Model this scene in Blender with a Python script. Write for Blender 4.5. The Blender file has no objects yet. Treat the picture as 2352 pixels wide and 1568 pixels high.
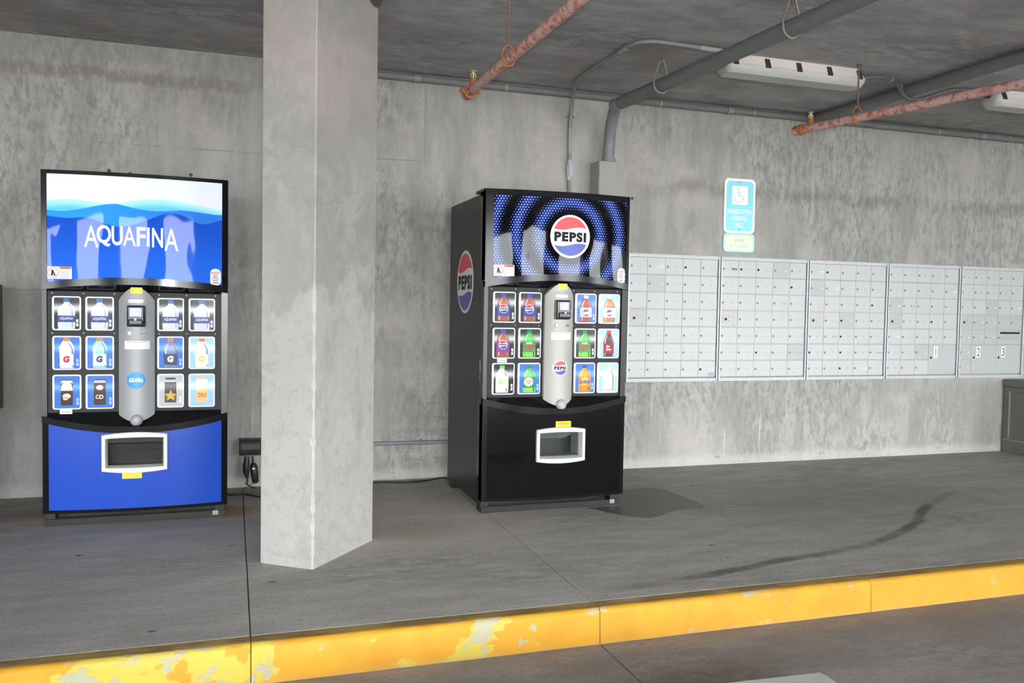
import bpy, bmesh, math, random
from mathutils import Vector, Matrix
random.seed(7)
PI = math.pi
C = bpy.context.scene.collection
SC = bpy.context.scene

# ------------------------------------------------------------------ camera
YAW, PITCH, ROLL = 0.31915, -0.04237, 0.01779
CAM = Vector((0.0, -5.5746, 1.1773))
cd = bpy.data.cameras.new('camera'); cam = bpy.data.objects.new('camera', cd); C.objects.link(cam)
fw = Vector((math.sin(YAW)*math.cos(PITCH), math.cos(YAW)*math.cos(PITCH), math.sin(PITCH)))
r0 = Vector((math.cos(YAW), -math.sin(YAW), 0)); u0 = r0.cross(fw)
rt = r0*math.cos(ROLL) + u0*math.sin(ROLL); up = -r0*math.sin(ROLL) + u0*math.cos(ROLL)
cam.matrix_world = Matrix(((rt.x, up.x, -fw.x, CAM.x), (rt.y, up.y, -fw.y, CAM.y), (rt.z, up.z, -fw.z, CAM.z), (0, 0, 0, 1)))
cd.sensor_width = 36.0; cd.lens = 36.0*1944.93/2352.0; cd.clip_start = 0.05; cd.clip_end = 300
SC.camera = cam
SC.view_settings.view_transform = 'Standard'; SC.view_settings.look = 'None'
SC.view_settings.gamma = 1.0; SC.view_settings.use_curve_mapping = False
SC.view_settings.exposure = 0.0

SC.cycles.max_bounces = 4; SC.cycles.diffuse_bounces = 3; SC.cycles.glossy_bounces = 2; SC.cycles.adaptive_threshold = 0.05; SC.cycles.transparent_max_bounces = 4
SC.cycles.caustics_reflective = False; SC.cycles.caustics_refractive = False

# ------------------------------------------------------------------ light
SKY = 26.0
FLASH = 235.0
w = bpy.data.worlds.new('overcast_sky'); SC.world = w; w.use_nodes = True
w.node_tree.nodes['Background'].inputs[0].default_value = (0.93, 0.97, 1.0, 1)
w.node_tree.nodes['Background'].inputs[1].default_value = SKY
fl = bpy.data.lights.new('camera_flash', 'SPOT'); fl.energy = FLASH; fl.shadow_soft_size = 0.03
fl.spot_size = math.radians(92); fl.spot_blend = 1.0; fl.color = (1.0, 0.985, 0.96)
flo = bpy.data.objects.new('camera_flash', fl); C.objects.link(flo)
flo.matrix_world = Matrix.Translation(up*0.11 + fw*0.02) @ cam.matrix_world

# ------------------------------------------------------------------ node helpers
class G:
    def __init__(s, name):
        s.m = bpy.data.materials.new(name); s.m.use_nodes = True
        s.t = s.m.node_tree; s.b = s.t.nodes['Principled BSDF']; s._c = None
    def n(s, ty, **kw):
        nd = s.t.nodes.new(ty)
        for k, v in kw.items(): setattr(nd, k, v)
        return nd
    def put(s, sock, v):
        if v is None: return
        if isinstance(v, bpy.types.NodeSocket): s.t.links.new(v, sock)
        elif isinstance(v, (tuple, list)): sock.default_value = tuple(v) + (1,)*(len(sock.default_value)-len(v))
        else: sock.default_value = v
    def math(s, op, a, b=None, c=None, clamp=False):
        nd = s.n('ShaderNodeMath', operation=op, use_clamp=clamp)
        for i, v in enumerate((a, b, c)): s.put(nd.inputs[i], v)
        return nd.outputs[0]
    def co(s):
        if s._c is None:
            tc = s.n('ShaderNodeTexCoord'); sp = s.n('ShaderNodeSeparateXYZ')
            s.t.links.new(tc.outputs['Object'], sp.inputs[0]); s._c = (tc.outputs['Object'],) + tuple(sp.outputs)
        return s._c
    def vec(s, x, y, z):
        nd = s.n('ShaderNodeCombineXYZ')
        for i, v in enumerate((x, y, z)): s.put(nd.inputs[i], v)
        return nd.outputs[0]
    def scaled(s, sx, sy, sz):
        _, x, y, z = s.co()
        nd = s.n('ShaderNodeVectorMath', operation='MULTIPLY'); s.t.links.new(s.co()[0], nd.inputs[0]); nd.inputs[1].default_value = (sx, sy, sz)
        return nd.outputs[0]
    def noise(s, scale=1.0, detail=4.0, rough=0.55, vec=None, dist=0.0):
        nd = s.n('ShaderNodeTexNoise'); s.put(nd.inputs['Vector'], vec if vec is not None else s.co()[0])
        nd.inputs['Scale'].default_value = scale; nd.inputs['Detail'].default_value = min(detail, 4.0)
        nd.inputs['Roughness'].default_value = rough; nd.inputs['Distortion'].default_value = dist
        return nd.outputs[0]
    def sm(s, v, a, b):               # smoothstep a..b -> 0..1 (a>b allowed)
        nd = s.n('ShaderNodeMapRange', interpolation_type='SMOOTHSTEP')
        s.put(nd.inputs[0], v)
        if a < b: nd.inputs[1].default_value, nd.inputs[2].default_value, nd.inputs[3].default_value, nd.inputs[4].default_value = a, b, 0, 1
        else: nd.inputs[1].default_value, nd.inputs[2].default_value, nd.inputs[3].default_value, nd.inputs[4].default_value = b, a, 1, 0
        return nd.outputs[0]
    def curve(s, v, pts):             # 1-d function through a colour ramp
        nd = s.n('ShaderNodeValToRGB'); cr = nd.color_ramp; cr.interpolation = 'CARDINAL'
        while len(cr.elements) < len(pts): cr.elements.new(0.5)
        for e, (p, k) in zip(cr.elements, pts): e.position = p; e.color = (k, k, k, 1)
        s.put(nd.inputs[0], v); return nd.outputs[0]
    def mix(s, f, a, b, blend='MIX'):
        nd = s.n('ShaderNodeMix', data_type='RGBA', blend_type=blend)
        s.put(nd.inputs[0], f); s.put(nd.inputs[6], a); s.put(nd.inputs[7], b); return nd.outputs[2]
    def bump(s, h, strength=0.3, dist=0.01):
        nd = s.n('ShaderNodeBump'); nd.inputs['Strength'].default_value = strength; nd.inputs['Distance'].default_value = dist
        s.put(nd.inputs['Height'], h); s.t.links.new(nd.outputs[0], s.b.inputs['Normal'])
    def out(s, col=None, rough=None, metal=None, spec=None):
        s.put(s.b.inputs['Base Color'], col); s.put(s.b.inputs['Roughness'], rough); s.put(s.b.inputs['Metallic'], metal)
        s.put(s.b.inputs['Specular IOR Level'], spec); return s.m

_pc = {}
def plain(name, col, rough=0.5, metal=0.0, spec=0.5, var=0.12, vscale=9.0, coat=0.0, emit=0.0, bump=0.0):
    """a painted / moulded surface with a little procedural unevenness"""
    if name in _pc: return _pc[name]
    g = G(name); f = g.noise(vscale, 5, 0.6)
    lo = tuple(c*(1-var) for c in col); hi = tuple(min(1, c*(1+var)) for c in col)
    g.out(g.mix(f, lo, hi), rough, metal, spec)
    if coat: g.b.inputs['Coat Weight'].default_value = coat; g.b.inputs['Coat Roughness'].default_value = 0.03
    if emit: g.put(g.b.inputs['Emission Color'], col); g.b.inputs['Emission Strength'].default_value = emit
    if bump: g.bump(g.noise(vscale*8, 4, 0.6), bump, 0.003)
    _pc[name] = g.m; return g.m

def lit(name, col, e=0.5, band=1.0):
    """printed film in front of a light tube: the backlight is strongest along the tube"""
    if name in _pc: return _pc[name]
    g = G(name); _, x, y, z = g.co(); e *= 0.62; band *= 0.75
    d = g.math('DIVIDE', g.math('SUBTRACT', z, 0.026), 0.017)
    gs = g.math('EXPONENT', g.math('MULTIPLY', g.math('MULTIPLY', d, d), -1.0))
    st = g.math('MULTIPLY_ADD', gs, band, e)
    g.out(g.mix(g.noise(30, 2), tuple(c*0.5 for c in col), tuple(c*0.55 for c in col)), 0.2, 0, 0.15)
    g.put(g.b.inputs['Emission Color'], tuple(0.92*c+0.02 for c in col)); g.put(g.b.inputs['Emission Strength'], st)
    _pc[name] = g.m; return g.m

# ------------------------------------------------------------------ surfaces
def mat_wall():
    g = G('cast_concrete_wall'); v, x, y, z = g.co()
    big = g.noise(0.75, 4, 0.55); mid = g.noise(2.6, 6, 0.62); fine = g.noise(38, 6, 0.7)
    streak = g.noise(1.0, 7, 0.62, g.scaled(5.5, 5.5, 1.1))
    blot = g.noise(1.0, 8, 0.72, g.scaled(26, 26, 10), 0.3)
    horiz = g.noise(1.0, 6, 0.65, g.scaled(5, 5, 26))
    col = g.mix(g.sm(streak, 0.3, 0.72), (0.31, 0.30, 0.282), (0.45, 0.436, 0.412))
    col = g.mix(g.math('MULTIPLY', g.sm(mid, 0.46, 0.66), 0.75), col, (0.475, 0.445, 0.418))
    # grey laitance blotches where the form face came away
    mask = g.math('MULTIPLY', g.sm(big, 0.42, 0.56), g.sm(blot, 0.42, 0.64))
    col = g.mix(g.math('MULTIPLY', mask, 0.8), col, (0.225, 0.225, 0.225))
    mask2 = g.math('MULTIPLY', g.sm(g.noise(0.9, 3, 0.5, g.scaled(1.3, 1, 1)), 0.52, 0.66), g.sm(horiz, 0.50, 0.64))
    low = g.math('MULTIPLY', mask2, g.sm(z, 1.75, 1.35))
    col = g.mix(g.math('MULTIPLY', low, 0.55), col, (0.20, 0.20, 0.205))
    # long horizontal damp stain
    wob = g.math('MULTIPLY_ADD', g.noise(1.0, 5, 0.6, g.scaled(2.6, 1, 0.5)), 0.26, 1.93)
    dz = g.math('DIVIDE', g.math('SUBTRACT', z, wob), 0.055)
    st = g.math('EXPONENT', g.math('MULTIPLY', g.math('MULTIPLY', dz, dz), -1.0))
    st = g.math('MULTIPLY', st, g.math('MULTIPLY', g.sm(x, 2.4, 3.3), g.sm(g.math('ADD', g.math('MULTIPLY', mid, 0.5), g.math('MULTIPLY', blot, 0.5)), 0.40, 0.56)))
    col = g.mix(g.math('MULTIPLY', st, 0.65), col, (0.20, 0.19, 0.175))
    # brown damp band near the top on the left
    wob2 = g.math('MULTIPLY_ADD', g.noise(1.0, 5, 0.6, g.scaled(3.2, 1, 0.4)), 0.16, 2.415)
    dz2 = g.math('DIVIDE', g.math('SUBTRACT', z, wob2), 0.04)
    st2 = g.math('EXPONENT', g.math('MULTIPLY', g.math('POWER', g.math('ABSOLUTE', dz2), 4.0), -1.0))
    st2 = g.math('MULTIPLY', st2, g.math('MULTIPLY', g.sm(x, 0.25, -0.1), g.sm(blot, 0.3, 0.5)))
    col = g.mix(g.math('MULTIPLY', st2, 0.75), col, (0.235, 0.212, 0.183))
    top = g.math('MULTIPLY', g.sm(z, 2.50, 2.62), g.sm(g.noise(1.6, 4), 0.35, 0.6))
    col = g.mix(g.math('MULTIPLY', top, 0.5), col, (0.27, 0.262, 0.25))
    # white lime runs and the pale splash strip along the floor
    runs = g.math('MULTIPLY', g.sm(g.noise(1.0, 3, 0.5, g.scaled(26, 26, 1.2)), 0.64, 0.72), g.sm(z, 0.7, 0.3))
    col = g.mix(g.math('MULTIPLY', runs, 0.6), col, (0.62, 0.61, 0.58))
    foot = g.sm(g.math('ADD', z, g.math('MULTIPLY', g.noise(9, 4), 0.06)), 0.13, 0.06)
    col = g.mix(g.math('MULTIPLY', foot, 0.6), col, (0.56, 0.545, 0.51))
    rust = g.math('MULTIPLY', g.sm(g.noise(13, 5, 0.7), 0.60, 0.70), g.sm(z, 0.10, 0.03))
    col = g.mix(g.math('MULTIPLY', rust, 0.8), col, (0.16, 0.10, 0.06))
    # bug holes
    vo = g.n('ShaderNodeTexVoronoi'); vo.inputs['Scale'].default_value = 5.5; g.put(vo.inputs['Vector'], v)
    hole = g.math('MULTIPLY', g.sm(vo.outputs['Distance'], 0.085, 0.05), g.sm(big, 0.40, 0.34))
    hole = g.math('MULTIPLY', hole, g.sm(z, 1.95, 2.1))
    col = g.mix(g.math('MULTIPLY', hole, 0.8), col, (0.10, 0.098, 0.095))
    # form-board joints
    def line(zc, t, xa, xb):
        wv = g.math('MULTIPLY_ADD', g.noise(1.0, 2, 0.5, g.scaled(1.2, 0, 0)), 0.03, zc-0.015)
        d = g.math('ABSOLUTE', g.math('SUBTRACT', z, wv)); return g.math('MULTIPLY', g.sm(d, t, t*0.3), g.math('MULTIPLY', g.sm(x, xa-.1, xa), g.sm(x, xb+.1, xb)))
    ln = g.math('MAXIMUM', g.math('MULTIPLY', line(2.10, 0.006, -0.9, 0.15), g.sm(mid, 0.42, 0.55)), g.math('MAXIMUM', line(2.12, 0.006, 0.7, 1.1), line(1.22, 0.004, -3, -1.0)))
    lv = g.math('MULTIPLY', g.sm(g.math('ABSOLUTE', g.math('SUBTRACT', x, 1.21)), 0.007, 0.002), g.sm(z, 2.0, 2.2))
    ln = g.math('MAXIMUM', ln, g.math('MULTIPLY', lv, 0.6))
    col = g.mix(g.math('MULTIPLY', ln, 0.5), col, (0.17, 0.17, 0.168))
    col = g.mix(g.math('MULTIPLY', g.sm(fine, 0.35, 0.75), 0.22), col, (0.24, 0.235, 0.225))
    g.bump(g.math('ADD', g.math('MULTIPLY', mid, 0.6), g.math('MULTIPLY', fine, 0.25)), 0.35, 0.02)
    return g.out(col, 0.88, 0, 0.25)

def mat_concrete(name, a, b, dark, sx=1.0, sy=1.0, rough=0.85, darkamt=0.5, pink=None, fine_amt=0.25, stain=None):
    g = G(name); v, x, y, z = g.co()
    big = g.noise(0.8, 4, 0.55, g.scaled(sx, sy, 1)); mid = g.noise(3.2, 6, 0.62, g.scaled(sx, sy, 1)); fine = g.noise(60, 6, 0.72)
    sm = g.noise(1.0, 7, 0.68, g.scaled(9*sx, 9*sy, 9), 0.6)
    col = g.mix(g.sm(mid, 0.32, 0.70), a, b)
    col = g.mix(g.math('MULTIPLY', g.math('MULTIPLY', g.sm(big, 0.46, 0.66), g.sm(sm, 0.40, 0.62)), darkamt), col, dark)
    if pink: col = g.mix(g.math('MULTIPLY', g.sm(g.noise(1.3, 4, 0.6), 0.52, 0.68), 0.55), col, pink)
    if stain: col = stain(g, col)
    col = g.mix(g.math('MULTIPLY', g.sm(fine, 0.40, 0.72), fine_amt), col, dark)
    g.bump(g.math('ADD', g.math('MULTIPLY', mid, 0.4), g.math('MULTIPLY', fine, 0.3)), 0.3, 0.012)
    return g.out(col, rough, 0, 0.3)

def blob(g, cx, cy, rx, ry, soft=0.5):
    _, x, y, z = g.co()
    n = g.math('MULTIPLY', g.math('SUBTRACT', g.noise(4.0, 4, 0.6), 0.5), 0.9)
    dx = g.math('DIVIDE', g.math('SUBTRACT', x, cx), rx); dy = g.math('DIVIDE', g.math('SUBTRACT', y, cy), ry)
    d = g.math('ADD', g.math('SQRT', g.math('ADD', g.math('MULTIPLY', dx, dx), g.math('MULTIPLY', dy, dy))), n)
    return g.sm(d, 1.0, 1.0-soft)

def floor_stain_tone(g, col):  # first patch paints floor brightness into the colour, second darkens the right; rest stains
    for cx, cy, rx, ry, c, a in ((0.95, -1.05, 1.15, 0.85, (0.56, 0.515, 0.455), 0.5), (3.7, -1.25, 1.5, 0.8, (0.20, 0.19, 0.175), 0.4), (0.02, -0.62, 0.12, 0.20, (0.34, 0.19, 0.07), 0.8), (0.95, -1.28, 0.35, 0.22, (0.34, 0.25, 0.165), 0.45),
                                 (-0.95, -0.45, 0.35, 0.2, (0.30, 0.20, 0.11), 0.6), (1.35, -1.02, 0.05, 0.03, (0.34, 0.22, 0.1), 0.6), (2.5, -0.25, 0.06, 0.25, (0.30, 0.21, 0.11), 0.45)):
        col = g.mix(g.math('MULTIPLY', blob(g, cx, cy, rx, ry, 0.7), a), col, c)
    vo = g.n('ShaderNodeTexVoronoi'); vo.inputs['Scale'].default_value = 3.1; g.put(vo.inputs['Vector'], g.scaled(1, 1.6, 0))
    sp = g.math('MULTIPLY', g.sm(vo.outputs['Distance'], 0.07, 0.04), g.sm(g.noise(2.2, 2), 0.46, 0.52))
    return g.mix(g.math('MULTIPLY', sp, 0.8), col, (0.06, 0.057, 0.052))

def col_stain(g, col):
    _, x, y, z = g.co()
    e = g.noise(1.0, 6, 0.65, g.scaled(3, 3, 1.5))
    lim = g.math('MULTIPLY_ADD', e, 1.1, 0.62)
    lowm = g.sm(g.math('SUBTRACT', lim, z), -0.04, 0.03)
    col = g.mix(g.math('MULTIPLY', lowm, 0.55), col, (0.46, 0.45, 0.42))
    pt = g.math('MULTIPLY', lowm, g.sm(g.noise(16, 4, 0.7), 0.50, 0.62))
    col = g.mix(g.math('MULTIPLY', pt, 0.4), col, (0.30, 0.295, 0.27))
    col = g.mix(g.math('MULTIPLY', g.sm(g.noise(1.0, 4, 0.6, g.scaled(5, 5, 2.2)), 0.52, 0.68), 0.4), col, (0.26, 0.255, 0.25))
    pk = g.math('MULTIPLY', g.sm(z, 1.6, 2.3), g.sm(g.noise(2.2, 4), 0.4, 0.65))
    return g.mix(g.math('MULTIPLY', pk, 0.45), col, (0.46, 0.375, 0.34))

def mat_curb():
    g = G('worn_yellow_kerb_paint'); v, x, y, z = g.co()
    e = g.noise(7, 7, 0.65); col = g.mix(g.sm(e, 0.3, 0.7), (0.49, 0.235, 0.013), (0.55, 0.28, 0.018))
    n1 = g.noise(3.4, 7, 0.62, g.scaled(1, 1, 1.4)); n2 = g.noise(9, 7, 0.66)
    zone = g.math('MAXIMUM', g.math('MULTIPLY', g.sm(x, -0.75, -0.35), g.sm(x, 0.42, 0.05)), g.math('MULTIPLY', g.math('MULTIPLY', g.sm(x, 0.62, 0.87), g.sm(x, 1.10, 0.88)), 0.62))
    lem = g.sm(g.math('ADD', g.math('MULTIPLY', zone, 0.20), n1), 0.655, 0.675)
    lem = g.math('MAXIMUM', lem, g.math('MULTIPLY', g.sm(n2, 0.66, 0.69), 0.9))
    col = g.mix(lem, col, (0.47, 0.37, 0.05))
    chip = g.math('MULTIPLY', lem, g.sm(n2, 0.54, 0.58))
    edge = g.math('MULTIPLY', g.math('MULTIPLY', g.sm(z, -0.035, -0.012), g.sm(g.noise(11, 5, 0.6, g.scaled(0.6, 1, 1)), 0.60, 0.66)), 1.0)
    col = g.mix(g.math('MULTIPLY', g.math('MAXIMUM', chip, edge), 0.85), col, (0.33, 0.33, 0.26))
    scuff = g.math('MULTIPLY', g.sm(g.noise(1.0, 7, 0.7, g.scaled(5, 5, 34)), 0.60, 0.72), 0.35)
    col = g.mix(scuff, col, (0.34, 0.20, 0.05))
    # the walked-on top is dirty and half worn off
    topm = g.math('MULTIPLY', g.sm(y, -2.574, -2.556), g.sm(z, -0.012, -0.004))
    tc = g.mix(g.sm(g.noise(5, 6, 0.65, g.scaled(0.7, 2, 1)), 0.40, 0.62), (0.20, 0.125, 0.035), (0.33, 0.22, 0.06))
    tc = g.mix(g.sm(g.noise(6, 6, 0.6, g.scaled(0.6, 2.5, 1)), 0.60, 0.66), tc, (0.27, 0.265, 0.24))
    col = g.mix(topm, col, tc)
    foot = g.sm(g.math('ADD', z, g.math('MULTIPLY', g.noise(14, 5), 0.03)), -0.108, -0.128)
    col = g.mix(g.math('MULTIPLY', foot, 0.5), col, (0.40, 0.27, 0.12))
    g.bump(g.math('ADD', e, g.math('MULTIPLY', chip, -0.5)), 0.35, 0.01)
    return g.out(col, 0.62, 0, 0.35)

def mat_rustpipe():
    g = G('flaking_red_pipe_paint'); n = g.noise(26, 8, 0.72); m = g.noise(7, 4, 0.6)
    col = g.mix(g.sm(n, 0.36, 0.54), (0.44, 0.13, 0.085), (0.62, 0.41, 0.37))
    col = g.mix(g.math('MULTIPLY', g.sm(m, 0.55, 0.68), 0.6), col, (0.33, 0.09, 0.04))
    g.bump(n, 0.5, 0.004); return g.out(col, 0.75, 0, 0.3)

def mat_aqua_header(w, zt, zb):
    g = G('water_wave_header_print'); _, x, y, z = g.co()
    u = g.math('DIVIDE', x, w); v = g.math('DIVIDE', g.math('SUBTRACT', zt, z), zt-zb)
    b1 = g.curve(u, [(0, .25), (.15, .225), (.27, .245), (.38, .25), (.48, .215), (.6, .195), (.73, .205), (.87, .235), (1, .27)])
    b2 = g.curve(u, [(0, .33), (.13, .335), (.25, .295), (.38, .255), (.47, .28), (.55, .30), (.65, .30), (.75, .285), (.88, .30), (.96, .305), (1, .28)])
    b3 = g.curve(u, [(0, .38), (.13, .40), (.25, .395), (.38, .46), (.5, .43), (.6, .36), (.68, .32), (.76, .34), (.84, .40), (.92, .38), (1, .34)])
    deep = g.mix(g.sm(v, 0.3, 1.0), (0.012, 0.075, 0.50), (0.02, 0.13, 0.68))
    col = g.mix(g.sm(g.math('SUBTRACT', v, b3), 0.003, -0.003), deep, g.mix(g.sm(u, 0.1, 0.9), (0.03, 0.30, 0.82), (0.03, 0.19, 0.68)))
    col = g.mix(g.sm(g.math('SUBTRACT', v, b2), 0.003, -0.003), col, g.mix(g.sm(g.math('SUBTRACT', v, b1), 0.0, 0.09), (0.42, 0.80, 0.95), (0.12, 0.52, 0.90)))
    col = g.mix(g.sm(g.math('SUBTRACT', v, b1), 0.003, -0.003), col, (0.74, 0.78, 0.86))
    g.put(g.b.inputs['Emission Color'], col); g.b.inputs['Emission Strength'].default_value = 0.22
    g.bump(g.noise(1.0, 2, 0.5, g.scaled(3.6, 1, 1.6)), 0.4, 0.02)
    return g.out(col, 0.03, 0, 0.16)

def mat_dots(cx, cz):
    g = G('halftone_ripple_header_print'); _, x, y, z = g.co()
    dx = g.math('SUBTRACT', x, cx); dz = g.math('SUBTRACT', z, cz)
    d = g.math('SQRT', g.math('ADD', g.math('MULTIPLY', dx, dx), g.math('MULTIPLY', dz, dz)))
    ring = g.math('MULTIPLY_ADD', g.math('COSINE', g.math('MULTIPLY', g.math('SUBTRACT', d, 0.192), 2*PI/0.128)), 0.5, 0.5)
    ring = g.math('MULTIPLY', ring, g.sm(d, 0.125, 0.16))
    a = 0.0165
    def lat(ox, oz):
        fx = g.math('SUBTRACT', g.math('FRACT', g.math('ADD', g.math('DIVIDE', x, a), ox)), 0.5)
        fz = g.math('MULTIPLY', g.math('SUBTRACT', g.math('FRACT', g.math('ADD', g.math('DIVIDE', z, a*1.732), oz)), 0.5), 1.732)
        return g.math('SQRT', g.math('ADD', g.math('MULTIPLY', fx, fx), g.math('MULTIPLY', fz, fz)))
    dd = g.math('MINIMUM', lat(0, 0), lat(0.5, 0.5))
    g.bump(g.noise(1.0, 2, 0.5, g.scaled(3.6, 1, 1.6)), 0.4, 0.02)
    rad = g.math('MULTIPLY_ADD', ring, 0.30, 0.06)
    dot = g.math('MULTIPLY', g.sm(g.math('SUBTRACT', dd, rad), 0.05, -0.05), g.sm(ring, 0.08, 0.3))
    base = g.mix(g.sm(ring, 0.35, 0.95), (0.004, 0.004, 0.006), (0.003, 0.007, 0.07))
    col = g.mix(dot, base, (0.16, 0.25, 0.80))
    g.put(g.b.inputs['Emission Color'], col); g.b.inputs['Emission Strength'].default_value = 0.06
    return g.out(col, 0.03, 0, 0.16)

M = {}
M['wall'] = mat_wall()
M['ceiling'] = mat_concrete('cast_concrete_ceiling', (0.32, 0.314, 0.314), (0.49, 0.482, 0.482), (0.20, 0.197, 0.196), 1.0, 2.0, 0.9, 0.6, (0.33, 0.29, 0.285))
M['floor'] = mat_concrete('walkway_concrete', (0.345, 0.33, 0.308), (0.45, 0.43, 0.402), (0.21, 0.202, 0.19), 0.8, 2.6, 0.82, 0.65, None, 0.5, floor_stain_tone)
M['road'] = mat_concrete('driveway_concrete', (0.25, 0.228, 0.215), (0.33, 0.303, 0.286), (0.15, 0.14, 0.132), 1.0, 2.2, 0.85, 0.5, (0.24, 0.20, 0.185), 0.45)
M['column'] = mat_concrete('column_concrete', (0.32, 0.31, 0.297), (0.385, 0.376, 0.36), (0.24, 0.233, 0.224), 1.0, 1.0, 0.88, 0.5, None, 0.15, col_stain)
M['joint'] = plain('joint_dirt', (0.07, 0.062, 0.052), 0.95, var=0.3, vscale=30)
M['curb'] = mat_curb()
M['rust'] = mat_rustpipe()
M['orange'] = plain('rusty_orange_iron', (0.42, 0.13, 0.035), 0.8, var=0.35, vscale=40)
M['brass'] = plain('sprinkler_brass', (0.62, 0.55, 0.36), 0.4, 0.6)
M['pvc'] = plain('grey_conduit_plastic', (0.215, 0.225, 0.24), 0.5, var=0.12, vscale=14)
M['pvc_dark'] = plain('weathered_grey_conduit', (0.165, 0.168, 0.168), 0.6, var=0.22, vscale=18)
M['pvc_light'] = plain('pale_grey_conduit', (0.33, 0.32, 0.31), 0.6, var=0.2, vscale=18)
M['steel'] = plain('dull_steel_strap', (0.26, 0.25, 0.235), 0.5, 0.4, var=0.25, vscale=25)
M['rod'] = plain('rusted_hanger_rod', (0.19, 0.13, 0.10), 0.7, 0.2, var=0.3, vscale=30)
M['housing'] = plain('white_fixture_housing', (0.80, 0.72, 0.70), 0.45, var=0.06)
M['lens'] = plain('frosted_fixture_lens', (0.47, 0.47, 0.43), 0.35, var=0.08, vscale=5)
M['clip'] = plain('dark_fixture_clip', (0.05, 0.045, 0.04), 0.5, 0.2)
M['cable'] = plain('black_cable_rubber', (0.018, 0.018, 0.018), 0.45, var=0.2)
M['cable_grey'] = plain('grey_flex_conduit', (0.10, 0.105, 0.108), 0.5, var=0.15)
M['boxgrey'] = plain('grey_painted_steel_box', (0.31, 0.315, 0.295), 0.5, var=0.08)
M['black'] = plain('black_cabinet_paint', (0.015, 0.0147, 0.014), 0.36, 0, 0.35, var=0.15, vscale=6)
M['gloss'] = plain('gloss_black_plastic', (0.007, 0.007, 0.008), 0.10, 0, 0.25, var=0.1)
M['trim'] = plain('dark_gloss_trim', (0.010, 0.010, 0.011), 0.14, 0.0, 0.22, var=0.08)
M['panel'] = plain('charcoal_selection_panel', (0.020, 0.020, 0.021), 0.45, 0.0, 0.2, var=0.12)
M['post'] = plain('charcoal_side_post', (0.030, 0.032, 0.034), 0.3, 0.0, var=0.1)
M['silver'] = plain('silver_painted_plastic', (0.36, 0.365, 0.37), 0.55, 0.15, var=0.04)
M['silver_warm'] = plain('warm_silver_plastic', (0.44, 0.43, 0.40), 0.55, 0.1, var=0.04)
M['bluepanel'] = plain('royal_blue_panel', (0.010, 0.060, 0.42), 0.22, 0.0, 0.4, var=0.05, vscale=3)
M['blackpanel'] = plain('black_gloss_lower_panel', (0.004, 0.004, 0.0045), 0.09, 0.0, 0.25, var=0.1)
M['slot'] = plain('pale_slot_frame', (0.62, 0.61, 0.565), 0.4, var=0.04)
M['dark'] = plain('dark_cavity', (0.012, 0.013, 0.012), 0.6, var=0.4, vscale=60)
M['greymetal'] = plain('grey_chute_metal', (0.26, 0.30, 0.31), 0.45, 0.3, var=0.25, vscale=20)
M['purple'] = plain('purple_side_panel', (0.06, 0.03, 0.16), 0.4)
M['yellow'] = plain('yellow_sticker', (0.90, 0.68, 0.02), 0.5, var=0.04)
M['lemon'] = plain('lemon_sticker', (0.85, 0.82, 0.08), 0.5, var=0.04)
M['white'] = plain('white_sticker', (0.82, 0.82, 0.83), 0.45, var=0.02)
M['red'] = plain('red_print', (0.74, 0.03, 0.045), 0.3, var=0.04)
M['blue'] = plain('blue_print', (0.03, 0.055, 0.40), 0.3, var=0.04)
M['ink'] = plain('black_ink', (0.012, 0.012, 0.014), 0.5, 0, 0.15)
M['greyink'] = plain('grey_ink', (0.35, 0.35, 0.37), 0.5)
M['orangeink'] = plain('orange_ink', (0.78, 0.20, 0.06), 0.5)
M['brownink'] = plain('brown_ink', (0.30, 0.14, 0.01), 0.5)
M['aquablue'] = plain('aqua_blue_sticker', (0.03, 0.29, 0.70), 0.35, var=0.03)
M['whiteprint'] = plain('white_print', (0.90, 0.91, 0.93), 0.08, emit=0.25, var=0.01)
M['screen'] = plain('violet_lcd', (0.20, 0.20, 0.85), 0.2, emit=0.9, var=0.08)
M['screen2'] = plain('pale_lcd', (0.45, 0.46, 0.62), 0.2, emit=0.3)
M['screenwhite'] = plain('lcd_white', (0.9, 0.9, 1.0), 0.3, emit=0.9)
M['mail'] = plain('silver_white_mailbox_paint', (0.475, 0.485, 0.48), 0.42, 0.1, var=0.025, vscale=3)
M['mail2'] = plain('greyer_mailbox_paint', (0.41, 0.42, 0.415), 0.42, 0.1, var=0.03, vscale=3)
M['mail3'] = plain('cream_master_panel', (0.52, 0.505, 0.47), 0.45, 0.0, var=0.03, vscale=3)
M['mailrail'] = plain('aluminium_mailbox_rail', (0.50, 0.54, 0.55), 0.4, 0.3, var=0.04)
M['mailgap'] = plain('mailbox_gap', (0.27, 0.27, 0.275), 0.6)
M['lock'] = plain('nickel_cam_lock', (0.20, 0.195, 0.185), 0.5, 0.0, var=0.3, vscale=80)
M['slotlabel'] = plain('tan_name_card', (0.62, 0.50, 0.33), 0.6, var=0.08, vscale=40)
M['signcyan'] = plain('flash_washed_blue_sheeting', (0.26, 0.78, 0.95), 0.35, var=0.22, vscale=4)  # flash glare is put into this colour; the sheeting itself is deeper blue
M['signwhite'] = plain('reflective_white_sheeting', (0.95, 0.95, 0.93), 0.35, var=0.02)
M['signgreen'] = plain('flash_washed_mint_border', (0.50, 0.90, 0.78), 0.35, var=0.08, vscale=12)  # border colour carries the flash wash-out
M['signcream'] = plain('flash_washed_cream_sheeting', (0.95, 0.82, 0.64), 0.35, var=0.05, vscale=9)  # face colour carries the flash wash-out too
M['signink'] = plain('flash_washed_sign_outline', (0.62, 0.80, 0.84), 0.5)  # pale because the flash glare is painted in, not from fading
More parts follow.
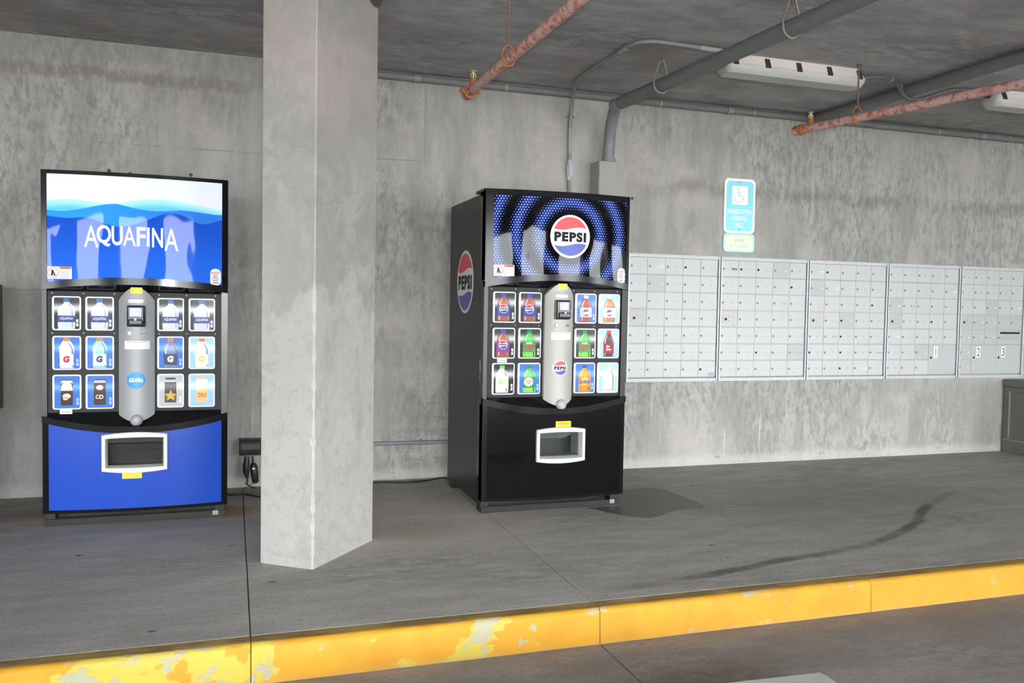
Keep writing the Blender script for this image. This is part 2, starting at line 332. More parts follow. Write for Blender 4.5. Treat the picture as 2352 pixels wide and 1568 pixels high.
M['stop'] = plain('pale_wheel_stop_concrete', (0.50, 0.49, 0.47), 0.85, var=0.18, vscale=7, bump=0.3)
M['cabinet'] = plain('grey_green_cabinet_paint', (0.15, 0.15, 0.135), 0.5, var=0.06)
M['cabinet2'] = plain('pale_cabinet_stripe', (0.33, 0.33, 0.31), 0.5)  # paler raised stripe along the cabinet panel
M['outside'] = mat_concrete('outside_paving', (0.42, 0.41, 0.39), (0.5, 0.49, 0.47), (0.33, 0.32, 0.3))
M['tag'] = plain('blue_tag', (0.10, 0.22, 0.42), 0.5)
M['bluemark'] = plain('blue_pen_mark', (0.16, 0.30, 0.72), 0.5)

# ------------------------------------------------------------------ object helpers
def link(name, me, mat=None, parent=None, loc=(0, 0, 0)):
    o = bpy.data.objects.new(name, me); C.objects.link(o); o.location = loc
    if mat is not None and me is not None and not me.materials: me.materials.append(M[mat] if isinstance(mat, str) else mat)
    if parent is not None: o.parent = parent
    return o
def tag(o, label=None, cat=None, group=None, kind=None):
    if label: o['label'] = label
    if cat: o['category'] = cat
    if group: o['group'] = group
    if kind: o['kind'] = kind
    return o
def thing(name, loc, label, cat, group=None):
    o = bpy.data.objects.new(name, None); C.objects.link(o); o.location = loc; o.empty_display_size = 0.1
    return tag(o, label, cat, group)
def mesh(bm, name='m', smooth=False, angle=35, merge=0.0):
    if merge: bmesh.ops.remove_doubles(bm, verts=bm.verts, dist=merge)
    bmesh.ops.recalc_face_normals(bm, faces=bm.faces)
    me = bpy.data.meshes.new(name); bm.to_mesh(me); bm.free()
    if smooth:
        me.polygons.foreach_set('use_smooth', [True]*len(me.polygons))
        me.set_sharp_from_angle(angle=math.radians(angle))
    return me
def bx(bm, x0, x1, y0, y1, z0, z1):
    v = [bm.verts.new(p) for p in ((x0, y0, z0), (x1, y0, z0), (x1, y1, z0), (x0, y1, z0), (x0, y0, z1), (x1, y0, z1), (x1, y1, z1), (x0, y1, z1))]
    for f in ((0, 3, 2, 1), (4, 5, 6, 7), (0, 1, 5, 4), (1, 2, 6, 5), (2, 3, 7, 6), (3, 0, 4, 7)): bm.faces.new([v[i] for i in f])
    return v
def boxm(x0, x1, y0, y1, z0, z1, bev=0.0, seg=2):
    bm = bmesh.new(); bx(bm, x0, x1, y0, y1, z0, z1)
    if bev: bmesh.ops.bevel(bm, geom=list(bm.edges), offset=bev, segments=seg, profile=0.5, affect='EDGES')
    return mesh(bm)
def box(name, ext, mat, parent=None, bev=0.0, loc=(0, 0, 0)):
    return link(name, boxm(*ext, bev=bev), mat, parent, loc)
def tubem(pts, r, n=14, caps=True):
    bm = bmesh.new(); pts = [Vector(p) for p in pts]; rings = []
    up_ = Vector((0, 0, 1)); prev = None
    for i, p in enumerate(pts):
        t = (pts[min(i+1, len(pts)-1)] - pts[max(i-1, 0)]).normalized()
        if prev is None:
            a = t.cross(up_); a = a if a.length > 1e-3 else t.cross(Vector((1, 0, 0)))
        else: a = prev - t*prev.dot(t)
        a.normalize(); prev = a; b = t.cross(a)
        rr = r[i] if isinstance(r, (list, tuple)) else r
        rings.append([bm.verts.new(p + a*math.cos(2*PI*k/n)*rr + b*math.sin(2*PI*k/n)*rr) for k in range(n)])
    for A, B in zip(rings, rings[1:]):
        for k in range(n): bm.faces.new((A[k], A[(k+1) % n], B[(k+1) % n], B[k]))
    if caps: bm.faces.new(rings[0][::-1]); bm.faces.new(rings[-1])
    return mesh(bm, smooth=True, angle=50)
def tube(name, pts, r, mat, parent=None, n=14): return link(name, tubem(pts, r, n), mat, parent)
def smooth_path(pts, n=8):
    pts = [Vector(p) for p in pts]; out = []
    for i in range(len(pts)-1):
        p0, p1, p2, p3 = pts[max(i-1, 0)], pts[i], pts[i+1], pts[min(i+2, len(pts)-1)]
        for k in range(n):
            t = k/n; out.append(0.5*((2*p1) + (p2-p0)*t + (2*p0-5*p1+4*p2-p3)*t*t + (3*p1-p0-3*p2+p3)*t**3))
    out.append(pts[-1]); return out
def arc(c, a, b, r, n=8):            # quarter bend in the plane of unit vectors a, b about centre c
    return [Vector(c) + Vector(a)*math.cos(PI/2*k/n)*r + Vector(b)*math.sin(PI/2*k/n)*r for k in range(n+1)]

# 2-d shapes (x, z) that are then laid on a surface by a mapping function
def ell(cx, cz, rx, rz=None, n=48): return [(cx+rx*math.cos(2*PI*k/n), cz+(rz or rx)*math.sin(2*PI*k/n)) for k in range(n)]
def rrect(x0, x1, z0, z1, r, n=5):
    out = []
    for cx, cz, a in ((x1-r, z1-r, 0), (x0+r, z1-r, 90), (x0+r, z0+r, 180), (x1-r, z0+r, 270)):
        out += [(cx+r*math.cos(math.radians(a+90*k/n)), cz+r*math.sin(math.radians(a+90*k/n))) for k in range(n+1)]
    return out
_tx = {}
def text2d(s, bold=0.0):
    key = (s, bold)
    if key not in _tx:
        cu = bpy.data.curves.new('t', 'FONT'); cu.body = s; cu.size = 1; cu.offset = bold; cu.resolution_u = 4; cu.space_character = 1.0+2.9*bold; cu.align_x = 'CENTER'
        o = bpy.data.objects.new('t', cu); C.objects.link(o); bpy.context.view_layer.update()
        me = bpy.data.meshes.new_from_object(o.evaluated_get(bpy.context.evaluated_depsgraph_get()))
        vs = [(v.co.x, v.co.y) for v in me.vertices]; fs = [tuple(p.vertices) for p in me.polygons]
        bpy.data.objects.remove(o); bpy.data.curves.remove(cu); bpy.data.meshes.remove(me)
        xs = [v[0] for v in vs]; zs = [v[1] for v in vs]
        _tx[key] = (vs, fs, min(xs), max(xs), min(zs), max(zs))
    return _tx[key]
def text_into(bm, s, cx, cz, width, height, bold=0.0, skew=0.0, warp=None):
    vs, fs, xa, xb, za, zb = text2d(s, bold); V = []
    for X, Z in vs:
        x = (X-(xa+xb)/2)/(xb-xa)*width; z = (Z-(za+zb)/2)/(zb-za)*height
        p = (cx+x+skew*z, cz+z)
        if warp: p = warp(*p)
        V.append(bm.verts.new((p[0], 0, p[1])))
    for f in fs:
        try: bm.faces.new([V[i] for i in f])
        except ValueError: pass
def lay(bm, fmap, step=None):        # slice along x so the shape can follow a curve, then map
    if step:
        xs = [v.co.x for v in bm.verts]
        if xs:
            x = math.ceil(min(xs)/step)*step
            while x < max(xs):
                bmesh.ops.bisect_plane(bm, geom=list(bm.verts)+list(bm.edges)+list(bm.faces), plane_co=(x, 0, 0), plane_no=(1, 0, 0)); x += step
    for v in bm.verts: v.co = fmap(v.co.x, v.co.z)
def facing(bm, d=Vector((0, -1, 0))):
    bm.normal_update()
    for f in bm.faces:
        if f.normal.dot(d) < 0: f.normal_flip()
def decal(name, polys, fmap, mat, parent, step=None, loc=(0, 0, 0), d=Vector((0, -1, 0))):
    bm = bmesh.new()
    for p in polys: bm.faces.new([bm.verts.new((x, 0, z)) for x, z in p])
    bmesh.ops.triangulate(bm, faces=list(bm.faces))
    lay(bm, fmap, step); facing(bm, d)
    me = bpy.data.meshes.new(name); bm.to_mesh(me); bm.free()
    if step: me.polygons.foreach_set('use_smooth', [True]*len(me.polygons))
    return link(name, me, mat, parent, loc)
def letters(name, items, fmap, mat, parent, step=None, loc=(0, 0, 0), d=Vector((0, -1, 0))):
    bm = bmesh.new()
    for it in items: text_into(bm, *it[:5], **(it[5] if len(it) > 5 else {}))
    lay(bm, fmap, step); facing(bm, d)
    me = bpy.data.meshes.new(name); bm.to_mesh(me); bm.free()
    return link(name, me, mat, parent, loc)
def flat(y): return lambda x, z: Vector((x, y, z))

# ------------------------------------------------------------------ the setting
H = 2.69; ROAD = -0.14; CB = -2.505; CF = -2.588
tag(box('wall_back', (-9, 14, 0, 0.4, -0.3, H+0.3), 'wall'), 'cast concrete back wall with grey blotches', kind='structure')
tag(box('ceiling', (-9, 14, -9.8, 0.02, H, H+0.3), 'ceiling'), 'dark cast concrete ceiling slab', kind='structure')
tag(box('wall_right', (14, 14.3, -9.8, 0.4, -0.3, H+0.3), 'wall'), 'added concrete side wall out of view that blocks side daylight', kind='structure')
tag(box('wall_left_added', (-9.3, -9, -9.8, 0.4, -0.3, H+0.3), 'wall'), 'added concrete side wall out of view that blocks side daylight', kind='structure')  # unseen wall, put in to keep side daylight off the column
fl_ = tag(box('floor', (-9, 14, CB+0.004, 0.02, -0.3, -0.009), 'joint'), 'raised concrete walkway', kind='structure')
JX = [-9, -5.16, -3.855, -2.55, -1.243, 0.064, 1.371, 2.671, 3.97, 5.27, 6.57, 7.87, 14]
for a, b in zip(JX, JX[1:]):
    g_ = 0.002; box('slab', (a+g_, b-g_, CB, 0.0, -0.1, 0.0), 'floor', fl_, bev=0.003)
cu_ = tag(box('curb', (-9, 14, CF+0.02, CB-0.001, -0.4, -0.03), 'joint'), 'yellow painted concrete kerb', kind='structure')
for a, b in zip(JX, JX[1:]):
    g_ = 0.0016; bm = bmesh.new(); n = max(2, int((b-a)/0.06)); prof = []
    prof.append((CB, -0.12)); prof.append((CB, -0.001))
    for k in range(7):
        t = PI/2*k/6; prof.append((CF+0.004+0.022 - 0.022*math.sin(t), -0.001-0.022 + 0.022*math.cos(t)))
    prof += [(CF+0.001, -0.08), (CF-0.004, ROAD-0.03), (CB, ROAD-0.03)]
    prev = None; ends = []
    for i in range(n+1):
        x = a+g_+(b-a-2*g_)*i/n
        ring = [bm.verts.new((x, y+(random.uniform(-.0012, .0012) if 1 < q < 10 else 0), z+(random.uniform(-.001, .001) if 1 < q < 9 else 0))) for q, (y, z) in enumerate(prof)]
        if prev: [bm.faces.new((prev[k], prev[(k+1) % len(prof)], ring[(k+1) % len(prof)], ring[k])) for k in range(len(prof))]
        if i in (0, n): bm.faces.new(ring)
        prev = ring
    link('curb_segment', mesh(bm, smooth=True, angle=40), 'curb', cu_)
rd = tag(box('road', (-9, 14, -9.8, CF+0.03, -0.5, ROAD-0.02), 'joint'), 'concrete driveway below the kerb', kind='structure')
RX = [-9, -1.243, 1.372, 3.97, 14]
for a, b in zip(RX, RX[1:]):
    for y0, y1 in ((-5.4, CF), (-9.8, -5.4)):
        box('road_slab', (a+.003, b-.003, y0+.003, y1-.003, ROAD-0.1, ROAD), 'road', rd, bev=0.003)
tag(box('outside_ground', (-60, 60, -70, -9.8, -0.6, ROAD-0.05), 'outside'), 'pale paving outside the garage', kind='structure')
for i, x in enumerate((-8.2, -5.7, -3.2, -0.9, 1.6, 4.0, 6.5, 9.0, 11.5)):
    tag(box('pier', (x, x+(0.9 if i % 2 else 1.15), -9.8, -9.35, ROAD, H), 'column'), 'concrete pier behind the camera', kind='structure')
tag(box('spandrel', (-9, 14, -9.8, -9.5, 2.35, H), 'column'), 'concrete spandrel behind the camera', kind='structure')

# free-standing column with chipped arris
A_, B_, D_ = Vector((0.121, -1.645)), Vector((0.339, -1.808)), Vector((0.666, -1.407)); E_ = A_+D_-B_
bm = bmesh.new(); rings = []; nz = 110
for i in range(nz+1):
    z = H*i/nz; chip = 0.004+0.003*random.random()
    if z < 1.25: chip += max(0, random.gauss(0.003, 0.0045))
    ring = []
    for P_, Q_, R_, c in ((E_, A_, B_, 0.004), (A_, B_, D_, chip), (B_, D_, E_, 0.004+0.004*random.random()*(z < 1.3)), (D_, E_, A_, 0.004)):
        ring.append(Q_+(P_-Q_).normalized()*c); ring.append(Q_+(R_-Q_).normalized()*c)
    rings.append([bm.verts.new((p.x, p.y, z)) for p in ring])
for a, b in zip(rings, rings[1:]):
    for k in range(8): bm.faces.new((a[k], a[(k+1) % 8], b[(k+1) % 8], b[k]))
bm.faces.new(rings[0]); bm.faces.new(rings[-1])
tag(link('column', mesh(bm), 'column'), 'square concrete column turned at an angle with chipped edge', kind='structure')

# form-tie plugs left in the wall above the blue machine and beside the black one
wb = bpy.data.objects['wall_back']
for x, z in ((-0.70, 1.935), (-0.585, 1.925), (-0.245, 1.94), (2.735, 1.965), (0.30, 1.40)):
    tube('tie_hole', [(x, 0.002, z), (x, -0.003, z)], 0.011, 'joint', wb, 10)

# ------------------------------------------------------------------ vending machines
def bottle(kind):
    R = {'soda': [(-.078, .036), (-.06, .038), (-.03, .038), (0, .0375), (.02, .037), (.035, .031), (.045, .021), (.052, .013), (.06, .012)],
         'slim': [(-.078, .031), (-.06, .033), (.0, .033), (.022, .032), (.036, .024), (.048, .014), (.06, .0115)],
         'water': [(-.08, .038), (-.06, .040), (-.02, .040), (.0, .037), (.015, .040), (.03, .036), (.042, .022), (.05, .013), (.058, .012)],
         'sport': [(-.08, .030), (-.06, .033), (-.035, .029), (-.01, .029), (.01, .034), (.03, .034), (.045, .026), (.055, .017), (.062, .016)],
         'can': [(-.072, .024), (-.066, .028), (.045, .028), (.055, .024), (.06, .024)],
         'tall': [(-.066, .026), (-.06, .029), (.05, .029), (.058, .025), (.066, .025)]}[kind]
    return [(r, z) for z, r in R] + [(-r, z) for z, r in R[::-1]]
def seg_of(poly, z0, z1, shrink=0.0):
    """the slice of a bottle outline between two heights"""
    half = [(r, z) for r, z in poly[:len(poly)//2]]
    def rad(z):
        for (r0_, z0_), (r1_, z1_) in zip(half, half[1:]):
            if z0_ <= z <= z1_: return r0_+(r1_-r0_)*(z-z0_)/(z1_-z0_)
        return half[0][0] if z < half[0][1] else half[-1][0]
    zs = [z0+(z1-z0)*k/4 for k in range(5)]
    return [(rad(z)-shrink, z) for z in zs]+[(-rad(z)+shrink, z) for z in zs[::-1]]
def wave(s): return math.sin(s*PI)
def globe_polys(cx, cz, R, r=0.90):
    def loop(sgn, zc, amp):
        z_at = lambda x: zc*R+amp*R*math.sin(x/(R*r)*PI*0.95)
        pts = []; xm = math.sqrt(max(0, (r*R)**2-(zc*R)**2))*0.985
        n = 24
        edge = [(-xm+2*xm*k/n, 0) for k in range(n+1)]
        low = [(x, z_at(x)) for x, _ in edge]
        a1 = math.atan2(low[-1][1], low[-1][0]); a0 = math.atan2(low[0][1], low[0][0])
        if sgn > 0:
            if a0 < a1: a0 += 2*PI
            ar = [(r*R*math.cos(a1+(a0-a1)*k/n), r*R*math.sin(a1+(a0-a1)*k/n)) for k in range(1, n)]
        else:
            if a0 > a1: a0 -= 2*PI
            ar = [(r*R*math.cos(a1+(a0-a1)*k/n), r*R*math.sin(a1+(a0-a1)*k/n)) for k in range(1, n)]
        return [(cx+x, cz+z) for x, z in low+ar]
    return ell(cx, cz, R), loop(1, 0.36, 0.07), loop(-1, -0.38, 0.07)
def globe(parent, cx, cz, R, fmap_at, e, step=None, d=Vector((0, -1, 0)), mats=('white', 'red', 'blue', 'ink'), loc=(0, 0, 0), disc=True, xs=1):
    a, b, c = globe_polys(0, 0, R); S = lambda P: [(cx+xs*x, cz+z) for x, z in P]
    top = parent
    if disc: decal('logo_disc', [S(a)], fmap_at(e), mats[0], top, step, loc, d)
    decal('logo_red_cap', [S(b)], fmap_at(e*2), mats[1], top, step, loc, d)
    decal('logo_blue_base', [S(c)], fmap_at(e*2), mats[2], top, step, loc, d)
    letters('logo_letters', [('PEPSI', cx, cz-0.02*R, 1.62*R*xs, 0.46*R, dict(bold=0.06))], fmap_at(e*2), mats[3], top, step, loc, d)

def aquafina(cx, cz, W, hgt):
    """the outer letters stand taller and lower than the middle ones"""
    L = [('A', .072, .148, 1.10, -.07), ('Q', .205, .15, 1.12, -.02), ('U', .345, .118, 1.0, .0), ('A', .475, .135, 1.0, .0), ('F', .60, .095, 1.0, .0),
         ('I', .675, .030, 1.0, .0), ('N', .775, .118, 1.03, -.02), ('A', .925, .15, 1.18, -.10)]
    return [(c, cx+(p-.5)*W, cz+o*hgt, ww*W, hh*hgt, dict(bold=0.0 if c == 'A' else 0.018)) for c, p, ww, hh, o in L]

LITW = lit('lit_white_frame', (0.92, 0.94, 1.0), 0.72, 0.9)
BG = {'black': lit('lit_black_film', (0.03, 0.03, 0.032), 0.4, 22.0), 'blue': lit('lit_blue_film', (0.07, 0.22, 0.72), 0.55, 2.0), 'sky': lit('lit_sky_film', (0.42, 0.68, 0.96), 0.75, 1.5), 'pale': lit('lit_pale_film', (0.62, 0.63, 0.68), 0.55, 1.0)}
def L(name, c, e=0.5, b=0.9): return lit('lit_'+name, c, e, b)
def button(root, x0, x1, z0, z1, y, spec):
    bw, bh = x1-x0, z1-z0; cx, cz = (x0+x1)/2, (z0+z1)/2
    bm = bmesh.new(); o_ = rrect(-bw/2, bw/2, -bh/2, bh/2, 0.012)
    f = [bm.verts.new((p[0], -0.007, p[1])) for p in o_]; k = [bm.verts.new((p[0]*1.02, 0.004, p[1]*1.02)) for p in o_]
    bm.faces.new(f)
    for i in range(len(o_)): bm.faces.new((f[i], f[(i+1) % len(o_)], k[(i+1) % len(o_)], k[i]))
    b = link('selection_button', mesh(bm), LITW, root, (cx, y, cz))
    if spec.get('label'): b['label'] = spec['label']
    F = lambda n_: flat(-0.007-0.0006*n_); ix, iz = bw/2-0.006, bh/2-0.006
    decal('button_picture', [rrect(-ix+0.003, ix, -iz, iz, 0.007)], F(1), BG[spec['bg']], b)
    ox = spec.get('ox', 0.0); oz = spec.get('oz', 0.0); kd = spec['kind']; bt = [(r+ox, z+oz) for r, z in bottle(kd)]; raw = bottle(kd)
    decal('bottle_picture', [bt], F(2), spec['body'], b)
    def part(nm, z0_, z1_, m, sh=0.0, lev=3):
        decal(nm, [[(x+ox, z+oz) for x, z in seg_of(raw, z0_, z1_, sh)]], F(lev), m, b)
    if kd in ('soda', 'slim', 'water', 'sport'):
        decal('bottle_highlight', [[(ox-.026, -.07+oz), (ox-.022, -.07+oz), (ox-.020, .02+oz), (ox-.009, .05+oz), (ox-.012, .05+oz), (ox-.026, .02+oz)]], F(3), L('glint', (.95, .9, .88), .5, .6), b)
        decal('bottle_shade', [[(ox+.024, -.075+oz), (ox+.031, -.072+oz), (ox+.030, .02+oz), (ox+.011, .052+oz), (ox+.008, .05+oz), (ox+.022, .018+oz)]], F(3), L('glint2', tuple(.5*c_ for c_ in (.6, .55, .55)), .45, .6) if kd != 'water' else L('glint3', (.45, .55, .72), .5, .6), b)
    if 'liquid' in spec: part('liquid_picture', *spec['liquid'])
    if 'cap' in spec: decal('cap_picture', [rrect(ox-.0145, ox+.0145, .058+oz, .076+oz, .003)], F(3), spec['cap'], b)
    if 'lab' in spec: part('label_picture', *spec['lab'], 0.0, 4)
    if 'globe' in spec:
        gx, gz, gr = spec['globe']; globe(b, gx+ox, gz, gr, lambda e_: flat(-0.0102-e_), 0.0005, mats=(L('lw', (.95, .95, .97), .55), L('lr', (.72, .03, .05), .5), L('lb', (.05, .07, .45), .5), L('lk', (.02, .02, .03), .3)))
    if 'text' in spec: letters('print_letters', [(t, tx+ox, tz, tw, th, dict(bold=bo, skew=sk)) for t, tx, tz, tw, th, bo, sk in spec['text']], F(6), spec['tcol'], b)
    if 'text2' in spec: letters('print_letters', [(t, tx+ox, tz, tw, th, dict(bold=bo, skew=sk)) for t, tx, tz, tw, th, bo, sk in spec['text2']], F(7), spec['tcol2'], b)
    if 'shape' in spec:
        for nm, polys, m in spec['shape']: decal(nm, [[(x+ox, z) for x, z in p] for p in polys], F(5), m, b)
    q = L('lw2', (.9, .9, .95), .6)
    decal('nutrition_mark', [rrect(ix-.016, ix-.005, -.046, -.030, .002), rrect(ix-.016, ix-.005, -.066, -.05, .002)], F(2), q if spec['bg'] in ('black', 'pale') else L('lsky2', (.45, .65, .95), .6), b)
    return b

def star(cx, cz, R, r, n=5, rot=0.3):
    return [(cx+(R if k % 2 == 0 else r)*math.cos(rot+PI*k/n), cz+(R if k % 2 == 0 else r)*math.sin(rot+PI*k/n)) for k in range(2*n)]

def vending(name, label, x0, yf, w, depth, dz, style):
    root = thing(name, (x0, yf, 0), label, 'vending machine', 'drink vending machines')
    aq = style == 'aqua'; BU = 0.045
    bul = lambda x: BU*max(0.0, 1-(2*x/w-1)**2)
    on = lambda off: (lambda x, z: Vector((x, -bul(x)-off, z)))
    def slab(xa, xb, zlo, zhi, off, back, nx=28, bm=None, ylock=False):
        """solid whose front follows the bowed door"""
        own = bm is None; bm = bm or bmesh.new(); cols = []
        for i in range(nx+1):
            x = xa+(xb-xa)*i/nx; a = zlo(x) if callable(zlo) else zlo; b = zhi(x) if callable(zhi) else zhi
            yb = back if not ylock else -bul(x)+back
            cols.append([bm.verts.new(p) for p in ((x, -bul(x)-off, a), (x, -bul(x)-off, b), (x, yb, b), (x, yb, a))])
        for p, q in zip(cols, cols[1:]):
            for k in range(4): bm.faces.new((p[k], p[(k+1) % 4], q[(k+1) % 4], q[k]))
        bm.faces.new(cols[0]); bm.faces.new(cols[-1])
        return mesh(bm, smooth=True, angle=30) if own else bm
    T = 1.805 if aq else 1.81
    ze, zc = (1.216, 1.249) if aq else (1.278, 1.322)
    tt = lambda x: 1-(2*x/w-1)**2
    arch = lambda x: ze+(zc-ze)*tt(x)
    le, lc = (0.575, 0.515) if aq else (0.655, 0.597)
    dip = lambda x: le+(lc-le)*tt(x)
    st, sb = 1.212+dz, 0.586+dz
    DB = 0.070; ys_p = 0.012
    # cabinet and door
    box('cabinet', (0.002, w-0.002, 0.102, depth, 0.045, T-0.005), 'black', root, bev=0.004)
    link('door_header_housing', slab(0, w, arch, T+0.012, 0.0, 0.10), 'gloss', root)
    sx0, sx1, sz0, sz1 = ((0.292, 0.584, 0.298, 0.462) if aq else (0.318, 0.592, 0.305, 0.463))
    bm = bmesh.new()
    slab(0, sx0, DB, dip, 0, 0.10, 12, bm); slab(sx1, w, DB, dip, 0, 0.10, 12, bm)
    slab(sx0, sx1, sz1, dip, 0, 0.10, 12, bm); slab(sx0, sx1, DB, sz0, 0, 0.10, 12, bm)
    link('door_lower_housing', mesh(bm, smooth=True, angle=30), 'gloss', root)
    box('door_core', (0.003, w-0.003, 0.030, 0.100, lc-0.02, zc+0.02), 'black', root)
    # header print
    hx0, hx1, ht = (0.027, w-0.030, 1.800) if aq else (0.045, w-0.018, 1.79)
    hb = lambda x: arch(x)+0.037
    hp = link('header_panel', slab(hx0, hx1, hb, ht, 0.0035, 0.001, 40, ylock=True), mat_aqua_header(w, ht, 1.25) if aq else mat_dots(0.490, 1.575), root)
    hp['label'] = 'curved header print with blue waves under a white top' if aq else 'curved black header print with rippling blue dots'
    if aq:
        letters('header_letters', aquafina(w*0.475, 1.498, 0.445, 0.098), on(0.0045), 'whiteprint', hp, 0.02)
    else:
        globe(hp, 0.490, 1.575, 0.122, lambda e_: on(0.004+e_), 0.0006, 0.02, mats=('whiteprint', 'red', 'blue', 'ink'))
    # placards on the header
    wx, wz = (0.028, 1.272) if aq else (0.048, 1.342)
    pl = decal('warning_placard', [rrect(wx, wx+0.115, wz, wz+0.062, 0.002)], on(0.005), 'white', root, 0.02)
    decal('placard_stripe', [rrect(wx+0.056, wx+0.114, wz+0.050, wz+0.061, 0.001)], on(0.0056), 'orangeink', pl, 0.02)
    letters('placard_letters', [('WARNING', wx+0.085, wz+0.0555, 0.040, 0.007, dict(bold=0.02))], on(0.006), 'ink', pl)
    ring = []
    for k in range(24):
        a, b = 2*PI*k/24, 2*PI*(k+1)/24; c_ = (wx+0.028, wz+0.031)
        ring.append([(c_[0]+r_*math.cos(t), c_[1]+r_*math.sin(t)) for r_, t in ((.023, a), (.0255, a), (.0255, b), (.023, b))])
    ring.append([(wx+0.012, wz+0.047), (wx+0.014, wz+0.049), (wx+0.044, wz+0.015), (wx+0.042, wz+0.013)])
    decal('prohibition_ring', ring, on(0.0056), 'red', pl)
    decal('tipping_machine_mark', [[(wx+.017, wz+.017), (wx+.026, wz+.015), (wx+.031, wz+.042), (wx+.022, wz+.046)], [(wx+.031, wz+.015), (wx+.038, wz+.015), (wx+.034, wz+.034), (wx+.030, wz+.034)]], on(0.0056), 'ink', pl)
    decal('placard_text_lines', [[(wx+.057, wz+.044-.0072*k), (wx+.057+.045*random.uniform(.8, 1.15), wz+.044-.0072*k), (wx+.057+.045, wz+.0415-.0072*k), (wx+.057, wz+.0415-.0072*k)] for k in range(6)], on(0.0056), 'greyink', pl)
    px, pz = (w-0.062, 1.300) if aq else (w-0.050, 1.363)
    pb = decal('balance_sticker', [rrect(px-.027, px+.027, pz-.045, pz+.045, .024)], on(0.005), 'white', root, 0.02)
    letters('sticker_red_letters', [('BALANCE', px, pz+.024, .046, .010, dict(bold=.03)), ('DRINK', px, pz-.005, .030, .010, dict(bold=.03))], on(0.0056), 'red', pb)
    letters('sticker_letters', [('WHAT YOU', px, pz+.0145, .028, .005), ('EAT', px, pz+.006, .018, .008, dict(bold=.03)), ('& DO', px, pz-.017, .022, .008, dict(bold=.03))], on(0.0056), 'ink', pb)
    decal('sticker_mark', [rrect(px-.015, px+.015, pz-.034, pz-.026, .004)], on(0.0056), 'greyink', pb)
    bm = bmesh.new(); pr_ = None
    for i in range(33):
        x = 0.022+(w-0.054)*i/32; q_ = (bm.verts.new((x, -bul(x)*0.98, arch(x)+.001)), bm.verts.new((x, ys_p-.001, st-.001)))
        if pr_: bm.faces.new((pr_[0], pr_[1], q_[1], q_[0]))
        pr_ = q_
    link('upper_recess', mesh(bm, smooth=True), 'gloss', root)
    bm = bmesh.new(); pr_ = None
    for i in range(33):
        x = 0.022+(w-0.054)*i/32; q_ = (bm.verts.new((x, -bul(x)*0.98, dip(x)-.001)), bm.verts.new((x, ys_p-.001, sb+.001)))
        if pr_: bm.faces.new((pr_[0], pr_[1], q_[1], q_[0]))
        pr_ = q_
    link('lower_recess', mesh(bm, smooth=True), 'gloss', root)
    # trims
    link('header_trim', slab(0.0, w, arch, lambda x: arch(x)+0.034, 0.014, 0.03, 40), 'trim', root)
    link('lower_trim', slab(0.0, w, lambda x: dip(x)-0.034, dip, 0.014, 0.03, 40), 'trim', root)
    link('header_top_trim', slab(0.0, w, ht+0.001, T+0.014, 0.009, 0.10, 40), 'gloss' if not aq else 'trim', root)
    link('header_side_trim', slab(0.0, hx0-0.001, hb(0.01), ht+0.001, 0.007, 0.06, 6), 'trim', root)
    link('header_side_trim', slab(hx1+0.001, w, hb(w-.01), ht+0.001, 0.007, 0.06, 6), 'gloss', root)
    # lower panel with the delivery slot
    lx0, lx1 = 0.030, w-0.030
    lp = lambda x: dip(x)-0.036
    bm = bmesh.new(); lm = DB+0.018
    slab(lx0, sx0, lm, lp, 0.003, 0.001, 14, bm, True); slab(sx1, lx1, lm, lp, 0.003, 0.001, 14, bm, True)
    slab(sx0, sx1, sz1, lp, 0.003, 0.001, 12, bm, True); slab(sx0, sx1, lm, sz0, 0.003, 0.001, 12, bm, True)
    q = link('lower_panel', mesh(bm, smooth=True, angle=30, merge=0.0005), 'bluepanel' if aq else 'blackpanel', root)
    q['label'] = 'royal blue bowed lower panel' if aq else 'glossy black bowed lower panel'
    if not aq: link('lower_side_trim', slab(0.0, 0.024, DB, dip(0.01)-0.034, 0.005, 0.06, 6), 'trim', root)
    def loop(a0, a1, b0, b1, bow, n=14):
        P = [(a0+(a1-a0)*k/n, b1+bow*(1-(2*k/n-1)**2)) for k in range(n+1)]
        P += [(a1, b1+(b0-b1)*k/6) for k in range(1, 6)]
        P += [(a1+(a0-a1)*k/n, b0-bow*(1-(2*k/n-1)**2)) for k in range(n+1)]
        return P+[(a0, b0+(b1-b0)*k/6) for k in range(1, 6)]
    ym = -bul((sx0+sx1)/2)
    loops = [(loop(sx0-.012, sx1+.012, sz0-.012, sz1+.012, .013), ym+.004), (loop(sx0-.012, sx1+.012, sz0-.012, sz1+.012, .013), ym-.014), (loop(sx0-.009, sx1+.009, sz0-.009, sz1+.009, .013), ym-.018),
             (loop(sx0+.006, sx1-.006, sz0+.006, sz1-.006, .004), ym-.018), (loop(sx0+.014, sx1-.014, sz0+.013, sz1-.012, .001), ym+.014), (loop(sx0+.014, sx1-.014, sz0+.013, sz1-.012, .001), ym+.03)]
    bm = bmesh.new(); R = [[bm.verts.new((x, y, z)) for x, z in lp_] for lp_, y in loops]
    for a, b in zip(R, R[1:]):
        for k in range(len(a)): bm.faces.new((a[k], a[(k+1) % len(a)], b[(k+1) % len(a)], b[k]))
    link('delivery_slot_frame', mesh(bm, smooth=True, angle=30), 'slot', root)
    bm = bmesh.new(); bx(bm, sx0+.001, sx1-.001, ym+.012, 0.235, sz0-.05, sz1+.06)
    bm.faces.ensure_lookup_table(); bmesh.ops.delete(bm, geom=[f_ for f_ in bm.faces if f_.calc_center_median().y < ym+.02], context='FACES')
    dc = link('delivery_chute', mesh(bm), 'dark', root)
    bm = bmesh.new()
